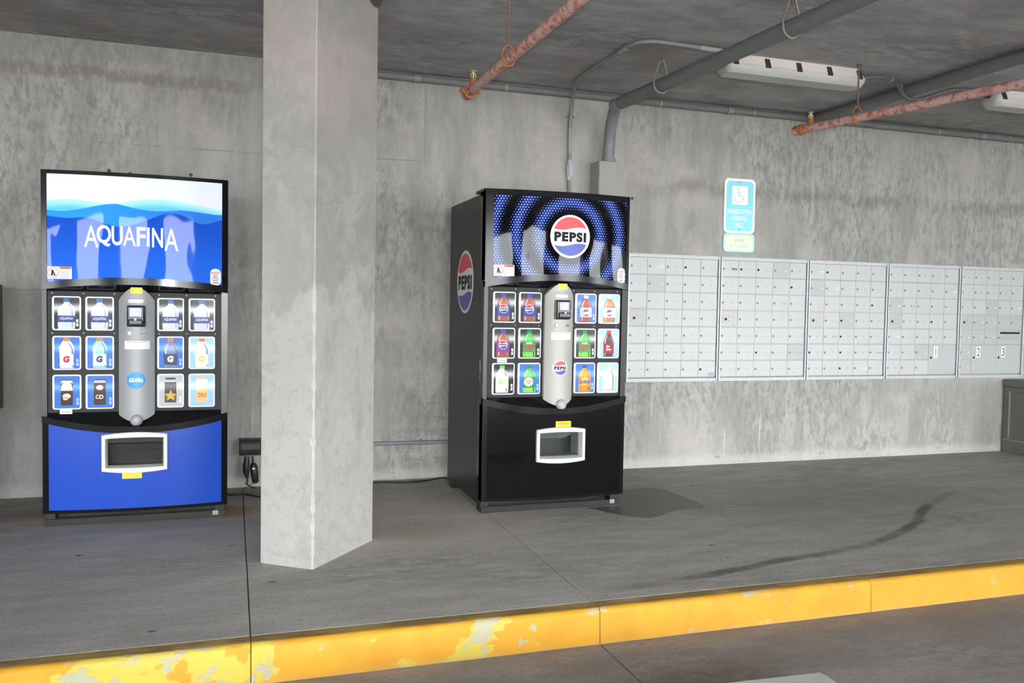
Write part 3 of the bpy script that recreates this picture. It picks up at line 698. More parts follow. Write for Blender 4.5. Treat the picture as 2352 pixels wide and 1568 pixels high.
    if aq:
        for k in range(16): bx(bm, sx0+.016, sx1-.016, 0.035-.001*k, 0.04, sz0+.020+k*.0062, sz0+.0235+k*.0062)
        link('chute_ribs', mesh(bm), 'dark', dc)
        box('chute_lip', (sx0+.012, sx1-.012, -0.012, 0.03, sz1-.036, sz1-.008), 'panel', dc)
    else:
        v = [bm.verts.new(p) for p in ((sx0+.002, 0.0, sz1-.002), (sx1-.002, 0.0, sz1-.002), (sx1-.06, .09, sz1-.062), (sx0+.002, .09, sz1-.062), (sx0+.002, 0.01, sz1+.006), (sx1-.002, 0.01, sz1+.006), (sx1-.06, .1, sz1-.054), (sx0+.002, .1, sz1-.054))]
        for f_ in ((0, 3, 2, 1), (4, 5, 6, 7), (0, 1, 5, 4), (1, 2, 6, 5), (2, 3, 7, 6), (3, 0, 4, 7)): bm.faces.new([v[i] for i in f_])
        link('chute_flap', mesh(bm), 'greymetal', dc)
        box('chute_floor', (sx0+.004, sx1-.004, -0.02, 0.12, sz0+.004, sz0+.012), 'greymetal', dc)
        box('chute_cheek', (sx1-.012, sx1-.004, -0.02, 0.12, sz0+.01, sz1-.004), 'greymetal', dc)
    # warning sticker
    vx, vz = (0.424, 0.268) if aq else (0.470, 0.496)
    sk = decal('hand_warning_sticker', [rrect(vx-.047, vx+.047, vz-.025, vz+.025, .002)], on(0.0045), 'yellow', root, 0.02)
    letters('sticker_letters', [('WARNING!', vx, vz+.011, .076, .013, dict(bold=.035)), ('KEEP HANDS', vx, vz-.004, .056, .006), ('OUT OF MACHINE', vx, vz-.0145, .076, .006)], on(0.0052), 'brownink', sk)
    # selection panel
    ys = 0.012
    sp = box('selection_panel', (0.024, w-0.034, ys, 0.031, sb, st), 'panel', root)
    box('side_post', (0.0, 0.022, 0.002, 0.031, sb-.02, st+.02), 'post', root); box('side_post', (w-0.032, w, 0.002, 0.031, sb-.02, st+.02), 'post' if aq else 'black', root)
    for sx in (0.045, 0.19, 0.335, 0.55, 0.685, 0.83):
        for sz in (st-0.012, sb+0.41): tube('screw', [(sx*w/.893, ys, sz), (sx*w/.893, ys-.003, sz)], 0.004, 'steel', sp, 8)
    # coin column
    cmid, hw = (0.444 if aq else 0.452)*w/.893*1.0, 0.086
    ct, cb = 1.236+dz, 0.540+dz
    cy = lambda x: -(0.012+0.046*(1-((x-cmid)/hw)**2))
    onc = lambda off: (lambda x, z: Vector((x, cy(x)-off, z)))
    bm = bmesh.new(); cols = []; nx, nzz = 24, 10
    for i in range(nx+1):
        s = -1+2*i/nx; x = cmid+hw*s; zt_ = ct-0.066*s*s; zb_ = cb+0.034*s*s
        cols.append([bm.verts.new((x, cy(x), zb_+(zt_-zb_)*k/nzz)) for k in range(nzz+1)]+[bm.verts.new((x, ys+.002, zt_)), bm.verts.new((x, ys+.002, zb_))])
    for p, q in zip(cols, cols[1:]):
        n_ = len(p)
        for k in range(n_): bm.faces.new((p[k], p[(k+1) % n_], q[(k+1) % n_], q[k]))
    bm.faces.new(cols[0]); bm.faces.new(cols[-1])
    cc = link('coin_column', mesh(bm, smooth=True, angle=40), 'silver' if aq else 'silver_warm', root)
    ys_ = decal('yellow_sticker', [rrect(cmid-.025, cmid+.031, 1.205+dz-.0, 1.236+dz, .002)], onc(0.001), 'lemon', cc, 0.02)
    decal('sticker_text_lines', [[(cmid-.018, 1.2290+dz-.008*k), (cmid+.023, 1.2290+dz-.008*k), (cmid+.023, 1.2262+dz-.008*k), (cmid-.018, 1.2262+dz-.008*k)] for k in range(3)], onc(0.0016), 'brownink', cc)
    decal('display_bezel', [rrect(cmid-.043, cmid+.049, 1.152+dz, 1.178+dz, .004) + []], onc(0.001), 'greyink', cc, 0.02)
    decal('display_window', [rrect(cmid-.037, cmid+.036, 1.157+dz, 1.174+dz, .002)], onc(0.0018), 'screen2', cc, 0.02)
    decal('display_arch', [[(cmid+.045*math.cos(PI*k/12)+.003, 1.180+dz+.016*math.sin(PI*k/12)) for k in range(13)]], onc(0.001), 'greyink', cc, 0.02)
    yr = cy(cmid)
    box('card_reader', (cmid-.039, cmid+.043, yr-.030, yr+.012, 1.037+dz, 1.140+dz), 'gloss', cc, bev=0.006)
    box('reader_bezel', (cmid-.043, cmid+.047, yr-.004, yr+.02, 1.033+dz, 1.144+dz), 'post', cc, bev=0.004)
    decal('reader_screen', [rrect(cmid-.026, cmid+.028, 1.087+dz, 1.130+dz, .002)], flat(yr-.0306), 'screen', cc)
    letters('reader_screen_glyph', [('Y', cmid, 1.117+dz, .012, .012, dict(bold=.04)), ('TAP', cmid, 1.100+dz, .026, .008, dict(bold=.04))], flat(yr-.0310), 'screenwhite', cc)
    box('reader_card_lip', (cmid-.032, cmid+.036, yr-.046, yr-.028, 1.044+dz, 1.072+dz), 'gloss', cc, bev=0.005)
    tube('reader_light', [(cmid+.002, yr-.046, 1.072+dz), (cmid+.002, yr-.0475, 1.072+dz)], 0.005, 'screenwhite', cc, 12)
    bxm = cmid-.030; tube('return_button', [(bxm, cy(bxm)+.004, 1.000+dz), (bxm, cy(bxm)-.004, 1.000+dz)], 0.0125, 'greyink', cc, 20)
    tube('return_button_cap', [(bxm, cy(bxm)-.003, 1.000+dz), (bxm, cy(bxm)-.0065, 1.000+dz)], 0.008, 'white', cc, 16)
    bxm = cmid+.036; tube('coin_slot', [(bxm, cy(bxm)+.006, .999+dz), (bxm, cy(bxm)-.004, .999+dz)], 0.0125, 'steel', cc, 20)
    box('coin_slit', (bxm-.012, bxm+.012, cy(bxm)-.0055, cy(bxm), .998+dz, 1.001+dz), 'ink', cc)
    wl = decal('price_label', [rrect(cmid-.056, cmid+.064, .917+dz, .960+dz, .001)], onc(0.001), 'white', cc, 0.02)
    decal('label_text_line', [[(cmid-.045, .955+dz), (cmid+.050, .955+dz), (cmid+.050, .9525+dz), (cmid-.045, .9525+dz)]], onc(0.0016), 'greyink', cc, 0.02)
    for zz in (.915, .961):
        decal('column_seam', [[(cmid-hw+.001, zz+dz), (cmid+hw-.001, zz+dz), (cmid+hw-.001, zz+.002+dz), (cmid-hw+.001, zz+.002+dz)]], onc(0.0005), 'greyink', cc, 0.01)
    if aq:
        decal('round_logo', [ell(cmid, .755+dz, .044)], onc(0.001), 'aquablue', cc, 0.01)
        letters('round_logo_letters', aquafina(cmid, .757+dz, .070, .021), onc(0.0018), 'whiteprint', cc, 0.01)
    else: globe(cc, cmid-.003, .757+dz, .044, lambda e_: onc(0.001+e_), 0.0006, 0.01)
    bm = bmesh.new(); bmesh.ops.create_uvsphere(bm, u_segments=20, v_segments=14, radius=0.031)
    for v in bm.verts:
        v.co.y *= 0.8
        if v.co.z < 0: v.co.z *= 0.9
    link('coin_return_cup', mesh(bm, smooth=True, angle=80), 'silver' if aq else 'silver_warm', cc, (cmid+.003, cy(cmid)-.006, cb+.008))
    box('cup_mouth', (cmid-.012, cmid+.016, cy(cmid)-.022, cy(cmid)-.002, cb-.024, cb-.016), 'ink', cc, bev=.003)
    # buttons
    k = w/.893
    colx = [(0.046*k, 0.178*k), (0.199*k, 0.332*k), (0.541*k, 0.672*k), (0.696*k, 0.828*k)]
    if not aq: colx = [(.055, .187), (.208, .343), (.552, .684), (.700, .834)]
    rowz = [(1.011, 1.184), (0.808, 0.981), (0.604, 0.782)]
    for r in range(3):
        for c in range(4): button(root, *colx[c], rowz[r][0]+dz, rowz[r][1]+dz, ys, SPEC[style][r][c])
    tgx, tgz = (0.092, 0.597) if aq else (0.094, 0.872)
    tg = box('price_tag', (tgx-.012, tgx+.045, ys-.010, ys-.006, tgz-.016, tgz+.008), 'white', root)
    decal('tag_text_line', [[(tgx-.004, tgz-.002), (tgx+.037, tgz-.002), (tgx+.037, tgz-.008), (tgx-.004, tgz-.008)]], flat(ys-.0105), 'greyink', tg)
    # plinth
    box('kick_rail', (0.006, w-0.008, 0.020, 0.032, 0.0, 0.034), 'black', root, bev=.002)
    for fx in ((0.006, 0.052), (w-0.066, w-0.012)):
        box('foot', (fx[0], fx[1], 0.034, 0.11, 0.0, 0.066), 'black', root, bev=.003)
        box('foot', (fx[0], fx[1], depth-.1, depth-.03, 0.0, 0.046), 'black', root, bev=.003)
    box('rail_clip', (w-0.075, w-0.045, 0.016, 0.021, 0.012, 0.036), 'steel', root)
    box('base_pan', (0.03, w-0.03, 0.12, depth-.04, 0.02, 0.046), 'dark', root)
    box('top_hinge', (-0.002, 0.075, 0.03, 0.20, T+0.004, T+0.020), 'black', root, bev=.003)
    return root

W_ = L('w', (.92, .94, .98), .7, 1.4)
def water(): return dict(bg='black', kind='water', body=L('waterbody', (.72, .80, .90), .62, 2.0), cap=L('bluecap', (.06, .18, .62), .45, .3), lab=(-.045, -.012, L('navylabel', (.05, .08, .36), .4, .3)),
                         text=[('AQUAFINA', 0, -.027, .062, .017, .01, 0)], tcol=W_)
def pep(bodyc, labc, bg='black', gl=(0, -.008, .026), cap='bluecap2'):
    return dict(bg=bg, kind='soda', body=bodyc, cap=L(cap, (.05, .07, .55) if cap == 'bluecap2' else (.85, .87, .9), .5, .3), lab=(-.05, .012, labc), globe=gl, ox=-.006)
COLA = L('cola', (.42, .10, .06), .45, .8); PEPL = L('pepsilabel', (.06, .08, .42), .45, .5); PEPW = L('cherrylabel', (.30, .06, .35), .45, .5)
DIETC = L('dietcola', (.38, .07, .045), .45, .8)
def mtn(): return dict(bg='black', kind='soda', body=L('dewgreen', (.12, .55, .12), .45, .7), cap=L('dewcap', (.01, .28, .10), .4, .3), liquid=(-.076, -.052, L('dewlime', (.25, .78, .08), .5, .3)), lab=(-.050, .012, L('dewlabel', (.05, .42, .12), .4, .3)),
                       text=[('mtn', .000, .002, .034, .016, .04, .25)], tcol=L('dewpale', (.75, .9, .8), .5), text2=[('DEW', .002, -.022, .066, .028, .05, .3)], tcol2=L('dewred', (.72, .05, .06), .5, .2), ox=-.004)
def diet(bg, lab, body): return dict(bg=bg, kind='soda', body=body, cap=L('whitecap', (.85, .87, .92), .6, .4), lab=(-.05, .006, lab),
                                     shape=[('swirl_white', [ell(0, -.024, .020)], L('lw', (.95, .95, .97), .55)), ('swirl_red', [[(0+.019*math.cos(t), -.024+.019*math.sin(t)) for t in [0.5+2.6*q_/10 for q_ in range(11)]]], L('lr', (.72, .03, .05), .5)),
                                            ('swirl_blue', [[(0+.019*math.cos(t), -.024+.019*math.sin(t)) for t in [3.8+2.0*q_/10 for q_ in range(11)]]], L('lb', (.05, .07, .45), .5))])
def sport(body, lab, labcol, capc, bg='blue', tcol=None): return dict(bg=bg, kind='sport', body=body, cap=L('orangecap', (.88, .26, .08), .5, .3), lab=(-.066, -.008, lab), text=[('G', -.001, -.032, .030, .034, .07, .1)], tcol=labcol, oz=.002)
def can(body, top, txt, tc, bg='blue', shape=None, kind='can'):
    d_ = dict(bg=bg, kind=kind, body=body, liquid=(.042, .056, top), oz=.004)
    if txt: d_['text'] = txt; d_['tcol'] = tc
    if shape: d_['shape'] = shape
    return d_
BROWN = L('coffee', (.10, .055, .045), .4, 1.5); CREAM = L('cream', (.93, .84, .70), .6, .8); SILV = L('silvercan', (.7, .7, .72), .5, .6)
SPEC = {'aqua': [[water(), water(), water(), water()],
                 [sport(L('icebottle', (.78, .92, .95), .8, 1.2), L('icelabel', (.85, .95, .98), .8, .4), L('lr', (.72, .03, .05), .5), None),
                  sport(L('bluebottle', (.35, .78, .92), .6, 1.2), L('icelabel', (.85, .95, .98), .8, .4), L('navy', (.05, .08, .2), .4, .2), None),
                  sport(L('greybottle', (.20, .28, .55), .5, 1.6), L('darklabel', (.07, .09, .16), .4, .3), W_, None),
                  sport(L('yellowbottle', (.95, .93, .78), .9, .8), L('creamlabel', (.97, .95, .85), .9, .4), L('gold', (.95, .75, .2), .7, .2), None, 'sky')],
                 [can(BROWN, CREAM, None, None, 'blue', [('cup_print', [ell(0, -.020, .019, .013), ell(-.006, -.032, .012, .009)], CREAM), ('foam_print', [[(-.028, .008), (.028, .008), (.022, .040), (0, .052), (-.022, .040)]], L('foam', (.97, .95, .9), .85, .8))]),
                  can(BROWN, SILV, [('C', -.012, -.026, .014, .022, .04, 0), ('D', .008, -.026, .020, .022, .04, 0)], CREAM, 'blue', [('band_print', [ell(.0, .022, .017, .013)], SILV)]),
                  can(L('starcan', (.10, .095, .10), .4, 2.2), SILV, None, None, 'pale', [('star_print', [star(.001, -.026, .034, .014)], L('gold2', (.80, .55, .12), .5, .2))], 'tall'),
                  can(L('orangecan', (.96, .62, .30), .8, 1.4), W_, [('ZERO', .002, -.024, .046, .022, .05, 0)], L('deeporange', (.90, .25, .03), .6, .2), 'sky', [('can_top_print', [[(-.026, .0), (.026, .012), (.026, .05), (-.026, .05)]], L('canwhite', (.97, .93, .88), .85, .6))], 'tall')]],
        'pepsi': [[pep(COLA, PEPL), pep(COLA, PEPL), diet('blue', L('dietlabel', (.60, .63, .68), .5, .4), DIETC), diet('sky', L('dietwhite', (.93, .93, .95), .8, .4), L('dietamber', (.62, .25, .14), .6, .8))],
                  [pep(COLA, PEPW), mtn(), mtn(), dict(bg='sky', kind='slim', body=L('drbody', (.10, .05, .06), .4, .8), cap=L('redcap', (.80, .05, .09), .5, .3), lab=(-.056, .002, L('drlabel', (.42, .02, .03), .45, .3)), text=[('Dr', -.004, -.018, .022, .016, .04, .1), ('PEPPER', 0, -.036, .034, .010, .04, .1)], tcol=W_)],
                  [dict(bg='black', kind='soda', body=L('palebody', (.93, .96, .93), .8, .6), cap=L('limecap', (.15, .72, .12), .5, .3), lab=(-.052, .016, L('limelabel', (.80, .93, .70), .8, .3)), text=[('Sierra', -.002, -.004, .046, .012, .03, .15), ('Mist', 0, -.022, .034, .012, .03, .15)], tcol=L('lime2', (.35, .75, .15), .6, .2), ox=-.008),
                   dict(bg='blue', kind='soda', body=L('gabody', (.20, .62, .18), .45, .8), cap=L('gacap', (.02, .35, .16), .4, .3), liquid=(-.077, -.052, L('galime', (.35, .75, .08), .5, .2)), lab=(-.052, .008, L('galabel', (.02, .36, .20), .4, .3)), shape=[('shield_print', [ell(-.004, -.018, .028, .026)], W_)], text=[('Canada', -.004, -.012, .044, .014, .03, .15), ('DRY', -.004, -.028, .024, .012, .03, 0)], tcol=L('gared', (.72, .05, .10), .5, .2)),
                   dict(bg='blue', kind='soda', body=L('orangesoda', (.92, .40, .05), .5, .6), cap=L('navycap', (.05, .09, .36), .4, .3), liquid=(-.077, -.052, L('orangeliq', (.95, .35, .02), .5, .2)), lab=(-.052, .008, L('orangelabel', (.88, .36, .04), .5, .3)), shape=[('sun_print', [ell(.0, -.018, .025)], L('sun', (.98, .66, .15), .6, .2))], text=[('Sunkist', 0, -.020, .066, .024, .05, .15)], tcol=L('sunblue', (.05, .10, .36), .4, .2)),
                   dict(bg='sky', kind='soda', body=L('clearbody', (.96, .97, 1.0), 1.0, .6), cap=L('palecap', (.60, .78, .95), .7, .3), liquid=(-.077, -.066, L('pinkliq', (.95, .55, .50), .7, .1)), ox=.006)]]}
for i, n_ in enumerate(('slim', )): pass
aqv = vending('vending_machine', 'blue and white water vending machine with AQUAFINA header left of the column', -0.918, -0.755, 0.893, 0.735, 0.0, 'aqua')
pev = vending('vending_machine', 'black soda vending machine with PEPSI globe header beside the mailboxes', 1.333, -1.035, 0.878, 0.800, 0.070, 'pepsi')
# print on the black machine's side: faces -x
dL = Vector((-1, 0, 0)); yc = 0.42
sidemap = lambda e_: (lambda x, z: Vector((0.0015-e_, -x, z)))
sd = decal('side_logo', [ell(-yc, 1.315, .19)], sidemap(0.0005), 'white', pev, None, (0, 0, 0), dL)
globe(sd, -yc, 1.315, .19, lambda e_: sidemap(0.0005+e_), 0.0006, None, dL, disc=False)
box('door_side_label', (-0.001, 0.0, 0.045, 0.075, 0.80, 0.865), 'greyink', pev); box('door_side_label', (-0.001, 0.0, 0.045, 0.075, 0.745, 0.79), 'tag', pev)
# mostly hidden machine at the left edge of the view
lm_ = thing('ice_machine', (-1.62, -0.5, 0), 'black and purple machine cut off by the left picture edge', 'machine')
box('lower_body', (-0.38, 0.355, -0.38, 0.34, 0.02, 0.545), 'purple', lm_, bev=.004)
box('upper_body', (-0.38, 0.392, -0.42, 0.35, 0.55, 1.245), 'black', lm_, bev=.006)
box('base_plinth', (-0.36, 0.34, -0.36, 0.32, 0.0, 0.02), 'dark', lm_)
box('front_bezel', (-0.36, 0.37, -0.43, -0.42, 0.6, 1.2), 'gloss', lm_)

# ------------------------------------------------------------------ mailboxes
def mailbox(i, xa, xb, z0, z1, label):
    y = -0.05; root = thing('mailbox_unit', (xa, -0.0, z0), label, 'mailbox', 'wall of apartment mailboxes')
    W = xb-xa; Hh = z1-z0
    box('carcass', (0.004, W-0.004, -0.034, -0.001, 0.0, Hh), 'mailgap', root)
    fr = 0.022
    bm = bmesh.new(); bx(bm, 0, W, -0.052, -0.03, Hh-0.018, Hh); link('top_rail', mesh(bm), 'mail', root)
    bm = bmesh.new(); bx(bm, 0, W, -0.056, -0.03, Hh-0.024, Hh-0.0185); link('top_lip', mesh(bm), 'mailrail', root)
    bm = bmesh.new(); bx(bm, 0, W, -0.052, -0.03, 0.0, 0.018); link('bottom_rail', mesh(bm), 'mail', root)
    bm = bmesh.new(); bx(bm, 0, W, -0.056, -0.03, 0.0185, 0.023); link('bottom_lip', mesh(bm), 'mailrail', root)
    box('side_rail', (0.0, 0.010, -0.066, -0.03, 0.0, Hh), 'mailrail', root, bev=.002)
    box('side_rail', (W-0.014, W-0.003, -0.060, -0.03, 0.0, Hh), 'mailrail', root, bev=.002)
    dx0, dx1, dz0, dz1 = 0.012, W-0.017, 0.026, Hh-0.027
    cw, rh = (dx1-dx0)/5, (dz1-dz0)/7
    def door(c, r, cs, rs, kind='box'):
        a = dx0+c*cw+.0012; b = dx0+(c+cs)*cw-.0012; t = dz1-r*rh-.001; u = dz1-(r+rs)*rh+.0085
        m = 'mail'
        q = random.random()
        if q < 0.05 or kind == 'parcel' or (i == 4 and r > 2): m = 'mail2'
        if kind == 'master': m = 'mail3' if i < 3 else 'mail2'
        d = box('master_lock_panel' if kind == 'master' else ('parcel_door' if kind == 'parcel' else ('outgoing_door' if kind == 'out' else 'door')), (a, b, -0.047-random.uniform(0, .0012), -0.034, u, t), m, root)
        zc = (u+t)/2-.004
        if kind in ('box', 'out'):
            lx = a+0.018; lm = 'lock' if random.random() > .08 else 'ink'
            tube('lock', [(lx, -.047, zc+.0), (lx, -.0505, zc+.0)], 0.0085, lm, d, 10)
        if kind == 'box':
            nx = a+(b-a)*.60; q = random.random()
            nm = 'slotlabel' if q > .10 else ('white' if q > .03 else 'greyink')
            if (i, r, c) == (1, 0, 0): nm = 'ink'
            if (i, r, c) == (0, 0, 1): nm = 'white'
            link('name_slot', boxm(nx, nx+.044, -.0494, -.047, zc-.0075, zc+.0065), nm, d)
            link('name_card', boxm(nx+.004, nx+.040, -.0500, -.0494, zc-.0040, zc+.0030), 'mail' if nm == 'slotlabel' else ('greyink' if nm == 'ink' else 'mail2'), d)
        elif kind == 'master':
            tube('master_lock', [(a+.045, -.046, zc), (a+.045, -.052, zc)], 0.0125, 'steel', d, 12); tube('keyhole', [(a+.045, -.052, zc), (a+.045, -.0535, zc)], 0.008, 'ink', d, 10)
            for px, pz in ((.02, .018), (.02, -.016), (.078, .018), (.078, -.016), (.112, .016), (.112, .054), (.112, -.042)):
                tube('rivet', [(a+px, -.047, zc+pz), (a+px, -.0490, zc+pz)], 0.0045, 'greyink', d, 8)
        elif kind == 'parcel':
            tube('lock', [(a+.026, -.047, t-.105), (a+.026, -.051, t-.105)], 0.009, 'ink', d, 10)
            tube('key_plug', [(a+.026, -.047, t-.185), (a+.026, -.049, t-.185)], 0.008, 'mailrail', d, 10)
            tube('rivet', [(a+.15, -.047, t-.024), (a+.15, -.049, t-.024)], 0.004, 'greyink', d, 8)
        if kind == 'out':
            link('mail_slot', boxm(a+.035, b-.02, -.0495, -.047, t-.030, t-.014), 'ink', d)
            letters('outgoing_letters', [('Outgoing Mail', (a+b)/2+.005, zc-.006, .19, .030, dict(skew=.12))], flat(-.0494), 'greyink', d)
        return d, a, b, u, t
    for r in range(7):
        for c in range(5):
            k = 'box'; cs = rs = 1
            if r == 3 and c == 0: k = 'master'
            if i == 3 and r >= 5 and c >= 3:
                if (r, c) != (5, 3): continue
                k, cs, rs = 'parcel', 2, 2
            if i == 4 and r == 4 and c >= 3:
                if c != 3: continue
                k, cs = 'out', 2
            if i == 4 and r >= 5 and c >= 1:
                if r != 5 or c not in (1, 3): continue
                k, cs, rs = 'parcel', 2, 2
            d, a, b, u, t = door(c, r, cs, rs, k)
            if k == 'parcel':
                s = '1' if i == 3 else ('2' if c == 1 else '3'); nx = a+.072; wn = .040
                link('number_card', boxm(nx-wn/2, nx+wn/2, -.0505, -.047, t-.105, t-.012), 'white', d)
                letters('number', [(s, nx, t-.058, .006 if s == '1' else .026, .070, dict(bold=0.0))], flat(-.0511), 'ink', d)
            if (i, r, c) == (2, 5, 4): link('pen_mark', boxm(b-.062, b-.004, -.0505, -.0495, u+.048, u+.056), 'bluemark', d)
            if (i, r, c) == (0, 6, 4): link('maker_plate', boxm(b-.058, b-.008, -.0490, -.047, u+.008, u+.030), 'greyink', d)
    for r in range(1, 7):
        zz = dz1-r*rh
        x1 = dx1
        if i == 3 and r == 6: x1 = dx0+3*cw
        if i == 4 and r == 6: x1 = dx0+cw
        link('shelf_rail', boxm(dx0, x1, -0.0495, -0.034, zz+.0018, zz+.0068), 'mail', root)
    return root
EDG = [2.690, 3.449, 4.232, 4.992, 5.735, 6.445]
ML = ['white mailbox unit of small doors partly behind the black vending machine', 'white mailbox unit under the accessible parking signs with a black name slot',
      'white mailbox unit with a blue pen mark, third from the black machine', 'white mailbox unit with one parcel door numbered 1', 'grey white mailbox unit with outgoing mail slot and parcel doors 2 and 3']
for i in range(5): mailbox(i, EDG[i]+.001, EDG[i+1]-.001, 0.640, 1.570, ML[i])

# ------------------------------------------------------------------ signs
def sign(name, x0, x1, z0, z1, r, border, face, label):
    root = thing(name, ((x0+x1)/2, 0, (z0+z1)/2), label, 'sign'); w2, h2 = (x1-x0)/2, (z1-z0)/2
    def plate(nm, a, b, ya, yb, m, par):
        bm = bmesh.new(); pts = rrect(-a, a, -b, b, r*a/w2, 8)
        f = [bm.verts.new((p[0], ya, p[1])) for p in pts]; k = [bm.verts.new((p[0], yb, p[1])) for p in pts]; bm.faces.new(f); bm.faces.new(k)
        for q in range(len(pts)): bm.faces.new((f[q], f[(q+1) % len(pts)], k[(q+1) % len(pts)], k[q]))
        return link(nm, mesh(bm), m, par)
    plate('plate', w2, h2, -0.012, -0.004, border, root); plate('standoff', w2*.3, h2*.5, -0.004, -0.0005, 'steel', root)
    plate('face', w2-.018, h2-.018, -0.0128, -0.012, face, root)
    return root
s1 = sign('parking_sign', 3.492, 3.760, 1.752, 2.160, .035, 'signwhite', 'signcyan', 'blue handicapped parking only sign with wheelchair symbol and white border')
decal('symbol_square', [rrect(-.068, .068, .010, .150, .010)], flat(-.0134), 'signwhite', s1)
wc = [ell(-.016, .128, .009, n=16)]
def stroke(P, t):
    out = []
    for (a, b), (c, d) in zip(P, P[1:]):
        n_ = math.hypot(c-a, d-b); nx, nz = -(d-b)/n_*t, (c-a)/n_*t; out.append([(a+nx, b+nz), (c+nx, d+nz), (c-nx, d-nz), (a-nx, b-nz)])
    return out
wc += stroke([(-.016, .118), (-.013, .075), (.020, .075), (.036, .045), (.050, .050)], .0035)+stroke([(-.014, .098), (.015, .098)], .003)
wc += stroke([(-.010+.036*math.cos(t), .062+.036*math.sin(t)) for t in [2.2+4.2*k/16 for k in range(17)]], .0032)
decal('wheelchair_symbol', wc, flat(-.0140), 'signink', s1)
letters('sign_letters', [('HANDICAPPED', 0, -.042, .212, .036, dict(bold=.02)), ('PARKING', 0, -.092, .130, .036, dict(bold=.02)), ('ONLY', 0, -.142, .080, .036, dict(bold=.02))], flat(-.0134), 'signwhite', s1)
for zz in (.178, -.178): tube('bolt', [(0, -.012, zz), (0, -.016, zz)], .005, 'steel', s1, 8)
s2 = sign('van_sign', 3.494, 3.762, 1.612, 1.748, .028, 'signgreen', 'signcream', 'small cream van accessible sign with mint border under the parking sign')
letters('sign_letters', [('VAN', 0, .020, .085, .030, dict(bold=.02)), ('Accessible', 0, -.022, .165, .030)], flat(-.0134), plain('flash_washed_green_letters', (.34, .72, .60), .5), s2)  # letter green is paled to carry the flash glare

# ------------------------------------------------------------------ pipes and conduits
def sprinkler(x, yend, yfar, z, xfar, label, hangers):
    root = thing('sprinkler_pipe', (x, yend, z), label, 'pipe', 'red sprinkler pipes'); L_ = yfar-yend; sl = (xfar-x)/L_
    P = lambda t: Vector((sl*t, t, 0))
    tube('pipe', [P(0), P(L_)], .0255, 'rust', root, 18)
    tube('end_cap', [P(.045), P(.012), P(-.005), P(-.018)], [.031, .034, .034, .024], 'rust', root, 16)
    for s in (-1, 1):
        tube('clamp_lug', [(s*.030, -.02, .002), (s*.056, -.02, .008)], .014, 'orange', root, 10)
        tube('clamp_bolt', [(s*.047, -.045, .006), (s*.047, .012, .006)], .006, 'steel', root, 8)
    tube('clamp_ring', [P(-.030), P(-.006)], .036, 'orange', root, 18)
    b = P(-.085); tube('outlet_nipple', [b+Vector((0, 0, .01)), b+Vector((0, 0, .045)), b+Vector((.0, 0, .062))], [.022, .018, .016], 'orange', root, 12)
    tube('sprinkler_stem', [b+Vector((0, 0, .06)), b+Vector((0, 0, .10))], .006, 'brass', root, 8)
    tube('sprinkler_arms', [b+Vector((-.014, 0, .064)), b+Vector((-.015, 0, .08)), b+Vector((0, 0, .098)), b+Vector((.015, 0, .08)), b+Vector((.014, 0, .064))], .0032, 'brass', root, 8)
    tube('deflector', [b+Vector((0, 0, .098)), b+Vector((0, 0, .101))], .019, 'brass', root, 16)
    for t in hangers:
        c = P(t); tube('hanger_rod', [c+Vector((0, 0, .06)), Vector((c.x, c.y, H-z))], .0055, 'rod', root, 8)
        lp_ = [c+Vector((.034*math.sin(a), .0, .012+.040*-math.cos(a) if abs(a) < 1.6 else .012)) for a in [-1.5+3.0*k/12 for k in range(13)]]
        lp_ = [c+Vector((-.008, 0, .068))]+[c+Vector((-.030, 0, .045))]+[c+Vector((.032*math.cos(a), 0, .032*math.sin(a))) for a in [PI+PI*k/12 for k in range(13)]]+[c+Vector((.030, 0, .045)), c+Vector((.008, 0, .068)), c+Vector((-.008, 0, .068))]
        tube('hanger_ring', lp_, .0042, 'orange', root, 6)
        tube('ceiling_plate', [Vector((c.x, c.y, H-z-.006)), Vector((c.x, c.y, H-z-.0005))], .018, 'rod', root, 12)
    return root
sprinkler(1.262, -0.90, -4.6, 2.371, 1.30, 'flaking red sprinkler pipe above the black vending machine', (-.70, -2.6))
sprinkler(3.545, -0.81, -4.2, 2.365, 4.30, 'flaking red sprinkler pipe at the right, end above the parking sign', (-.43, -2.3))

# conduit in the corner of wall and ceiling
cr = thing('corner_conduit', (0.5, -0.03, H-.036), 'long grey conduit along the corner of wall and ceiling', 'conduit')
tube('conduit_run', [(.2, 0, 0), (8.5, 0, -.0)], .024, 'pvc_dark', cr, 14)
for x in (.62, 2.98, 5.4): tube('coupling', [(x, 0, 0), (x+.045, 0, 0)], .029, 'pvc', cr, 14)
for x in (1.25, 2.42, 3.2, 4.05, 4.95, 5.7): tube('strap', [(x, 0, 0), (x+.012, 0, 0)], .0275, 'pvc_light', cr, 14)

# big conduit: wall box -> elbow -> run under the ceiling towards the viewer
bc = thing('large_conduit', (2.505, -0.085, 2.17), 'thick grey conduit bending from wall box up under the ceiling', 'conduit')
dir_ = Vector((-0.26, -1.0, 0)).normalized(); ZR = 2.530-2.17; R_ = .285
pts = [Vector((0, 0, .022)), Vector((0, 0, ZR-R_))] + [Vector((0, 0, ZR-R_))+dir_*(R_-R_*math.cos(PI/2*k/10))+Vector((0, 0, R_*math.sin(PI/2*k/10))) for k in range(1, 11)]
el = pts[-1]; run = Vector((0.17, -2.75, 0.0)); far = el+run
tube('elbow', pts, .041, 'pvc', bc, 20)
tube('conduit_run', [el+run.normalized()*-.03, far], .042, 'pvc_dark', bc, 20)
tube('coupling', [el-run.normalized()*.035, el+run.normalized()*.04], .047, 'pvc', bc, 20)
tube('box_connector', [Vector((0, 0, .0215)), Vector((0, 0, .05))], .049, 'pvc', bc, 20)
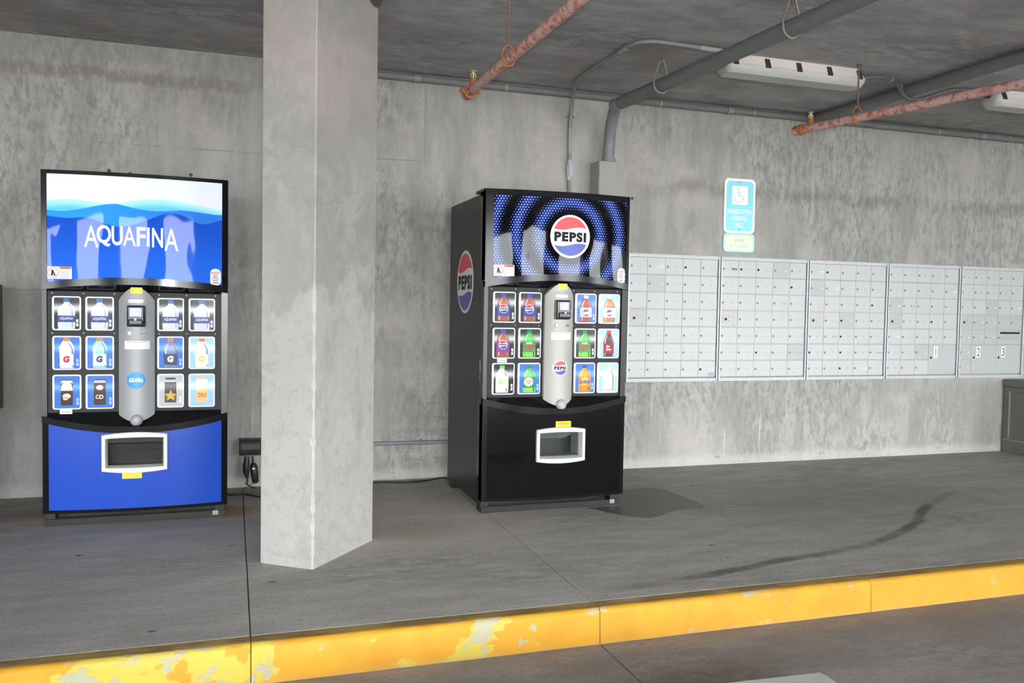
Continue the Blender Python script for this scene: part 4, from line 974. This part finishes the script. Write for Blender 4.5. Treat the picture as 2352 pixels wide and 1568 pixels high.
for t in (.55, 1.72):
    c = el+run.normalized()*t; top = Vector((c.x, c.y, H-2.17))
    lp_ = [top+Vector((-.012, 0, -.012)), c+Vector((-.052, 0, .03))]+[c+Vector((.048*math.cos(a), 0, .048*math.sin(a))) for a in [PI+PI*k/14 for k in range(15)]]+[c+Vector((.052, 0, .03)), top+Vector((.012, 0, -.012)), top+Vector((-.012, 0, -.012))]
    tube('pear_hanger', lp_, .006, 'steel', bc, 8)
    tube('hanger_bolt', [top+Vector((0, 0, -.055)), top+Vector((0, 0, -.001))], .006, 'rod', bc, 8)
jb = thing('junction_box', (2.475, 0, 2.0), 'tall grey steel wall box behind the black vending machine', 'electrical box')
box('body', (-.072, .072, -.150, -.001, -.5, .19), 'boxgrey', jb, bev=.003)
box('cover', (-.070, .070, -.156, -.150, -.49, .186), 'boxgrey', jb, bev=.002)
for zz in (.15, -.05): tube('screw', [(.0, -.156, zz), (.0, -.159, zz)], .005, 'steel', jb, 8)
tube('side_screw', [(-.072, -.12, -.0), (-.076, -.12, -.0)], .005, 'steel', jb, 8)

# thin conduit up the wall, across the ceiling to the light
tcn = thing('thin_conduit', (2.235, -0.02, 1.7), 'thin grey conduit from wall across the ceiling to the strip light', 'conduit')
zt = H-1.7-.018
path = [(.005, 0, 0), (.0, 0, .55), (0, 0, .74), (0, -.015, .83), (-.01, -.062, .905), (-.028, -.125, .95), (-.05, -.2, zt-.004), (-.09, -.38, zt), (-.09, -.80, zt), (-.085, -1.08, zt), (-.06, -1.17, zt), (.0, -1.215, zt), (.10, -1.22, zt), (.56, -1.20, zt)]
tube('conduit_run', smooth_path(path, 8), .0125, 'pvc', tcn, 10)
tube('pale_section', [(0, 0, .55), (0, 0, .72)], .0135, 'pvc_light', tcn, 10)
tube('coupling', [(.30, -1.212, zt), (.56, -1.20, zt)], .0145, 'pvc_light', tcn, 10)
tube('coupling', [(-.088, -.98, zt), (-.086, -1.06, zt)], .0155, 'pvc_light', tcn, 10)
tube('strap', [(-.03, .004, .80), (0, -.014, .80), (.03, .004, .80)], .005, 'rod', tcn, 6)
tube('strap', [(-.115, -.70, zt+.010), (-.09, -.70, zt-.016), (-.065, -.70, zt+.010)], .005, 'rod', tcn, 6)
bm = bmesh.new(); bx(bm, -.021, .021, -.030, .018, .385, .475); bmesh.ops.bevel(bm, geom=list(bm.edges), offset=.008, segments=2, affect='EDGES')
link('conduit_body', mesh(bm, smooth=True), plain('pale_conduit_body', (.42, .44, .47), .5), tcn)
tube('body_neck', [(0, 0, .36), (0, 0, .50)], .016, plain('pale_conduit_body', (.42, .44, .47), .5), tcn, 10)

# second large conduit at the right, flat under the ceiling
rc = thing('ceiling_conduit', (4.24, -0.02, H-.050), 'dark grey conduit under the ceiling behind the right sprinkler pipe', 'conduit')
tube('conduit_run', [(0, 0, 0), (.02, -4.5, 0)], .042, 'pvc_dark', rc, 18)
for yy in (-.98, -2.4):
    tube('strap', [(.07, yy, .046), (.048, yy, .03)]+[(.047*math.cos(a), yy, .047*math.sin(a)) for a in [-PI*k/10 for k in range(11)]]+[(-.048, yy, .03), (-.07, yy, .046)], .007, 'pvc', rc, 6)
# dark pipe end seen past the column
dp = thing('dark_pipe', (.66, -1.30, H-.055), 'dark pipe under the ceiling just right of the column top', 'pipe')
tube('pipe', [(-.02, .0, 0), (.03, -1.6, 0)], .036, 'cable_grey', dp, 14); tube('end_cap', [(-.0205, .02, 0), (-.0195, -.03, 0)], .039, 'cable_grey', dp, 14)

# low conduit between column and black machine
lcn = thing('low_conduit', (.2, -0.016, .255), 'thin grey conduit low on the wall between column and black machine', 'conduit')
tube('conduit_run', [(0, 0, 0), (1.6, 0, -.012)], .014, 'pvc', lcn, 10)
for x in (.35, 1.0): tube('strap', [(x, 0, 0), (x+.012, 0, 0)], .0158, 'steel', lcn, 10)

# ------------------------------------------------------------------ strip lights
def strip_light(x0, x1, yc, label):
    root = thing('strip_light', (x0, yc, H), label, 'ceiling light', 'weatherproof strip lights'); W = x1-x0
    def boat(nm, prof, z0s, m):
        """tapered trough: list of (z, half width, end inset)"""
        bm = bmesh.new(); R = []
        for z, hw, ins in prof:
            pts_ = rrect(ins, W-ins, -hw, hw, min(hw*.75, .045), 5); R.append([bm.verts.new((a, b, z)) for a, b in pts_])
        for a, b in zip(R, R[1:]):
            for k in range(len(a)): bm.faces.new((a[k], a[(k+1) % len(a)], b[(k+1) % len(a)], b[k]))
        bm.faces.new(R[0]); bm.faces.new(R[-1]); return link(nm, mesh(bm, smooth=True, angle=40), m, root)
    boat('housing', [(-.0005, .058, .035), (-.012, .062, .03), (-.052, .074, .006), (-.058, .076, .004)], 0, 'housing')
    boat('lens', [(-.0582, .078, .0), (-.064, .078, .0), (-.095, .070, .012), (-.112, .060, .024)], 0, 'lens')
    n = 5
    for k in range(n):
        cx = .065+(W-.13)*k/(n-1)
        for s in (-1, 1):
            bm = bmesh.new(); v = []
            for a, b, z in ((.058, .064, -.012), (.074, .081, -.052), (.079, .085, -.070)):
                for xx in (cx-.017, cx+.017):
                    v.append(bm.verts.new((xx, s*a, z))); v.append(bm.verts.new((xx, s*b, z)))
            for q in (0, 4):
                bm.faces.new((v[q], v[q+2], v[q+6], v[q+4])); bm.faces.new((v[q+1], v[q+3], v[q+7], v[q+5])); bm.faces.new((v[q], v[q+1], v[q+5], v[q+4])); bm.faces.new((v[q+2], v[q+3], v[q+7], v[q+6]))
            bm.faces.new((v[0], v[1], v[3], v[2])); bm.faces.new((v[8], v[9], v[11], v[10]))
            link('clip', mesh(bm), 'clip', root)
    for s, x in ((-1, .0), (1, W)): tube('cable_gland', [(x-s*.008, 0, -.035), (x+s*.02, 0, -.035)], .016, 'clip', root, 10)
    return root
strip_light(2.745, 3.765, -1.105, 'strip light with white housing and black clips, behind the thick conduit')
strip_light(4.86, 5.88, -1.06, 'strip light cut off by the right picture edge')
lc_ = thing('light_cable', (3.79, -1.105, H-.035), 'dark flexible cable linking the two strip lights', 'cable')
tube('cable_run', smooth_path([(-.005, 0, 0), (.10, -.03, .012), (.22, .0, .012), (.34, .07, .0), (.40, .09, -.045), (.46, .09, -.072), (.54, .08, -.062), (.70, .0, -.01), (.86, -.01, .005), (1.05, .045, 0)], 8), .0135, 'cable_grey', lc_, 10)
tube('strap', [(.205, -.01, .012), (.222, .006, .012)], .018, 'steel', lc_, 8)

# ------------------------------------------------------------------ outlet, plugs and cords
ob = thing('outlet_box', (.108, 0, .262), 'black weatherproof outlet box on the wall behind the column', 'outlet')
box('back_box', (-.066, .066, -.035, -.001, -.050, .050), 'clip', ob, bev=.004)
bm = bmesh.new(); n = 10; A0 = []; A1 = []
prof = [(-.035, .047), (-.050, .047), (-.078, .030), (-.086, .0), (-.086, -.030), (-.080, -.044), (-.035, -.047)]
for y_, z_ in prof: A0.append(bm.verts.new((-.060, y_, z_))); A1.append(bm.verts.new((.062, y_, z_)))
for k in range(len(prof)): bm.faces.new((A0[k], A0[(k+1) % len(prof)], A1[(k+1) % len(prof)], A1[k]))
bm.faces.new(A0); bm.faces.new(A1[::-1]); bmesh.ops.bevel(bm, geom=list(bm.edges), offset=.004, segments=2, affect='EDGES')
link('bubble_cover', mesh(bm, smooth=True), plain('smoked_cover', (.03, .031, .031), .4, 0, .25), ob)
box('cover_lip', (-.062, .064, -.090, -.040, -.052, -.046), 'steel', ob, bev=.002)
tube('hinge_pin', [(-.064, -.035, .047), (.066, -.035, .047)], .005, 'clip', ob, 8)
p1 = thing('power_plug', (.088, -.06, .21), 'black inline plug hanging under the outlet box', 'plug')
tube('plug_body', [(0, 0, .0), (0, 0, -.03), (-.005, 0, -.06), (-.004, 0, -.10), (.002, 0, -.14)], [.014, .017, .020, .019, .010], 'cable', p1, 14)
tube('plug_cord', smooth_path([(.002, 0, -.14), (.003, 0, -.16), (.0, 0, -.18), (.035, -.01, -.20), (.05, -.02, -.2)], 5), .005, 'cable', p1, 8)
p2 = thing('power_adapter', (.122, -.065, .21), 'thicker black adapter hanging on a cord beside the column', 'plug')
tube('adapter_cord', [(0, 0, .0), (.003, 0, -.05)], .006, 'cable', p2, 8)
tube('adapter_body', [(.003, 0, -.045), (.005, 0, -.06), (.008, 0, -.075), (.012, 0, -.11), (.018, 0, -.165), (.018, 0, -.175)], [.010, .021, .024, .024, .021, .010], 'cable', p2, 14)
box('adapter_label', (-.002, .013, -.026, -.023, -.083, -.073), 'white', p2)
def cord(label, pts_, name='floor_cable'):
    return tag(link(name, tubem(smooth_path(pts_, 8), .0055, 8), 'cable'), label, 'cable')
cord('black power cord on the floor between blue machine and column', [(-.06, -.18, .006), (.0, -.24, .006), (.08, -.24, .006), (.16, -.33, .006), (.22, -.30, .006), (.26, -.2, .006)])
cord('black power cord on the floor between column and black machine', [(.70, -.10, .006), (.90, -.07, .006), (1.08, -.12, .006), (1.22, -.10, .006), (1.34, -.04, .006), (1.42, -.06, .006)])

# ------------------------------------------------------------------ floor marks, wheel stop, cabinet
def mat_wet():
    g = G('wet_concrete_film'); v, x, y, z = g.co()
    n = g.noise(6, 5, 0.6); g.out(g.mix(n, (0.070, 0.067, 0.060), (0.105, 0.10, 0.09)), 0.42, 0, 0.35); return g.m
PUD = [(2.30, -.700), (2.42, -.655), (2.567, -.632), (2.624, -.636), (2.66, -.70), (2.675, -.81), (2.69, -.95), (2.70, -1.08), (2.668, -1.20), (2.60, -1.225), (2.53, -1.215), (2.455, -1.235), (2.40, -1.265), (2.33, -1.31), (2.27, -1.345), (2.224, -1.348), (2.17, -1.32), (2.121, -1.281), (2.055, -1.192), (2.016, -1.097), (1.971, -1.06), (2.02, -1.05), (2.10, -1.045), (2.19, -1.04), (2.222, -1.0), (2.225, -.90), (2.225, -.80), (2.24, -.73)]
PUDs = [(p.x, p.y) for p in smooth_path([(a, b, 0) for a, b in PUD+PUD[:1]], 5)[:-1]]
bm = bmesh.new(); N_ = len(PUDs); rr = [1+random.uniform(-.012, .012) for _ in range(N_)]
ctr = Vector((2.36, -1.0))
vt = [bm.verts.new((ctr.x+(a-ctr.x)*rr[i], ctr.y+(b-ctr.y)*rr[i], .0012)) for i, (a, b) in enumerate(PUDs)]; vb = [bm.verts.new((v.co.x, v.co.y, 0.0003)) for v in vt]
bm.faces.new(vt); [bm.faces.new((vt[i], vt[(i+1) % N_], vb[(i+1) % N_], vb[i])) for i in range(N_)]
bmesh.ops.triangulate(bm, faces=[f for f in bm.faces if len(f.verts) > 4])
tag(link('puddle', mesh(bm), mat_wet()), 'dark wet patch of leaked water beside the black vending machine', 'puddle')

def mat_trail():
    g = G('faint_water_trail'); uv = g.n('ShaderNodeUVMap'); sp = g.n('ShaderNodeSeparateXYZ'); g.t.links.new(uv.outputs[0], sp.inputs[0])
    d = g.math('ABSOLUTE', g.math('MULTIPLY_ADD', sp.outputs[1], 2.0, -1.0))
    a = g.math('MULTIPLY', g.sm(g.math('ADD', d, g.math('MULTIPLY', g.math('SUBTRACT', g.noise(7, 5, .65), .5), 1.1)), 0.9, 0.35), g.sm(g.noise(2.5, 3), .25, .6))
    a = g.math('MULTIPLY', a, g.math('MULTIPLY', g.sm(sp.outputs[0], 0.0, 0.1), g.sm(sp.outputs[0], 1.0, 0.75)))
    g.out((0.085, 0.08, 0.072), 0.8, 0, 0.2); g.put(g.b.inputs['Alpha'], g.math('MULTIPLY', a, 0.42)); return g.m
TR = smooth_path([(a, b, 0) for a, b in [(4.62, -1.20), (4.40, -1.28), (4.198, -1.41), (3.97, -1.55), (3.80, -1.69), (3.703, -1.784), (3.55, -1.88), (3.367, -1.981), (3.077, -2.115), (2.746, -2.195), (2.479, -2.228), (2.193, -2.296), (1.941, -2.345), (1.663, -2.388), (1.45, -2.414), (1.178, -2.455)]], 6)
bm = bmesh.new(); uvl = bm.loops.layers.uv.new('UVMap'); rows = []
for i, p in enumerate(TR):
    t = (TR[min(i+1, len(TR)-1)]-TR[max(i-1, 0)]).normalized(); nrm = Vector((-t.y, t.x, 0)); hw = .045
    rows.append((bm.verts.new(p+nrm*hw+Vector((0, 0, .0008))), bm.verts.new(p-nrm*hw+Vector((0, 0, .0008)))))
for i, (a, b) in enumerate(zip(rows, rows[1:])):
    f = bm.faces.new((a[0], a[1], b[1], b[0])); m_ = len(rows)-1
    for l_, q in zip(f.loops, ((i/m_, 0), (i/m_, 1), ((i+1)/m_, 1), ((i+1)/m_, 0))): l_[uvl].uv = q
link('water_trail', mesh(bm), mat_trail(), fl_)

ws = thing('wheel_stop', (1.0, -3.26, ROAD), 'pale concrete wheel stop at the bottom picture edge', 'wheel stop')
bm = bmesh.new(); pr = [(-.085, 0), (-.075, .07), (-.055, .105), (.055, .105), (.075, .07), (.085, 0)]
xs = [-.90, -.875, .875, .90]; ins = [.012, 0, 0, .012]
R = [[bm.verts.new((x, y_*(1-q*2), z_-q*(z_ > .08))) for y_, z_ in pr] for x, q in zip(xs, ins)]
for a, b in zip(R, R[1:]):
    for k in range(6): bm.faces.new((a[k], a[(k+1) % 6], b[(k+1) % 6], b[k]))
bm.faces.new(R[0]); bm.faces.new(R[-1]); link('stop_block', mesh(bm), 'stop', ws)
for x in (-.6, .6): tube('anchor_pin', [(x, 0, .08), (x, 0, .108)], .012, 'rod', ws, 10)
ws.rotation_euler = (0, 0, math.radians(-3))

uc = thing('utility_cabinet', (6.29, -.02, 0), 'grey green utility cabinet under the mailboxes at the right edge', 'cabinet')
box('body', (.0, .75, -.95, -.0, .0, .560), 'cabinet', uc, bev=.006)
box('lid', (-.008, .76, -.96, .0, .562, .622), 'cabinet', uc, bev=.006)
box('side_panel', (-.006, .002, -.90, -.07, .13, .52), 'cabinet', uc, bev=.002)
box('panel_edge', (-.010, -.005, -.075, -.06, .13, .52), 'cabinet2', uc)
box('base_seam', (-.004, .002, -.93, -.02, .105, .112), 'mailgap', uc)
box('base_seam', (-.004, .002, -.335, -.325, .004, .105), 'mailgap', uc)
tube('lid_bolt', [(-.008, -.10, .592), (-.014, -.10, .592)], .008, 'steel', uc, 8)

for m_ in bpy.data.materials:            # the small backlit prints need no light sampling of their own
    m_.cycles.emission_sampling = 'NONE'
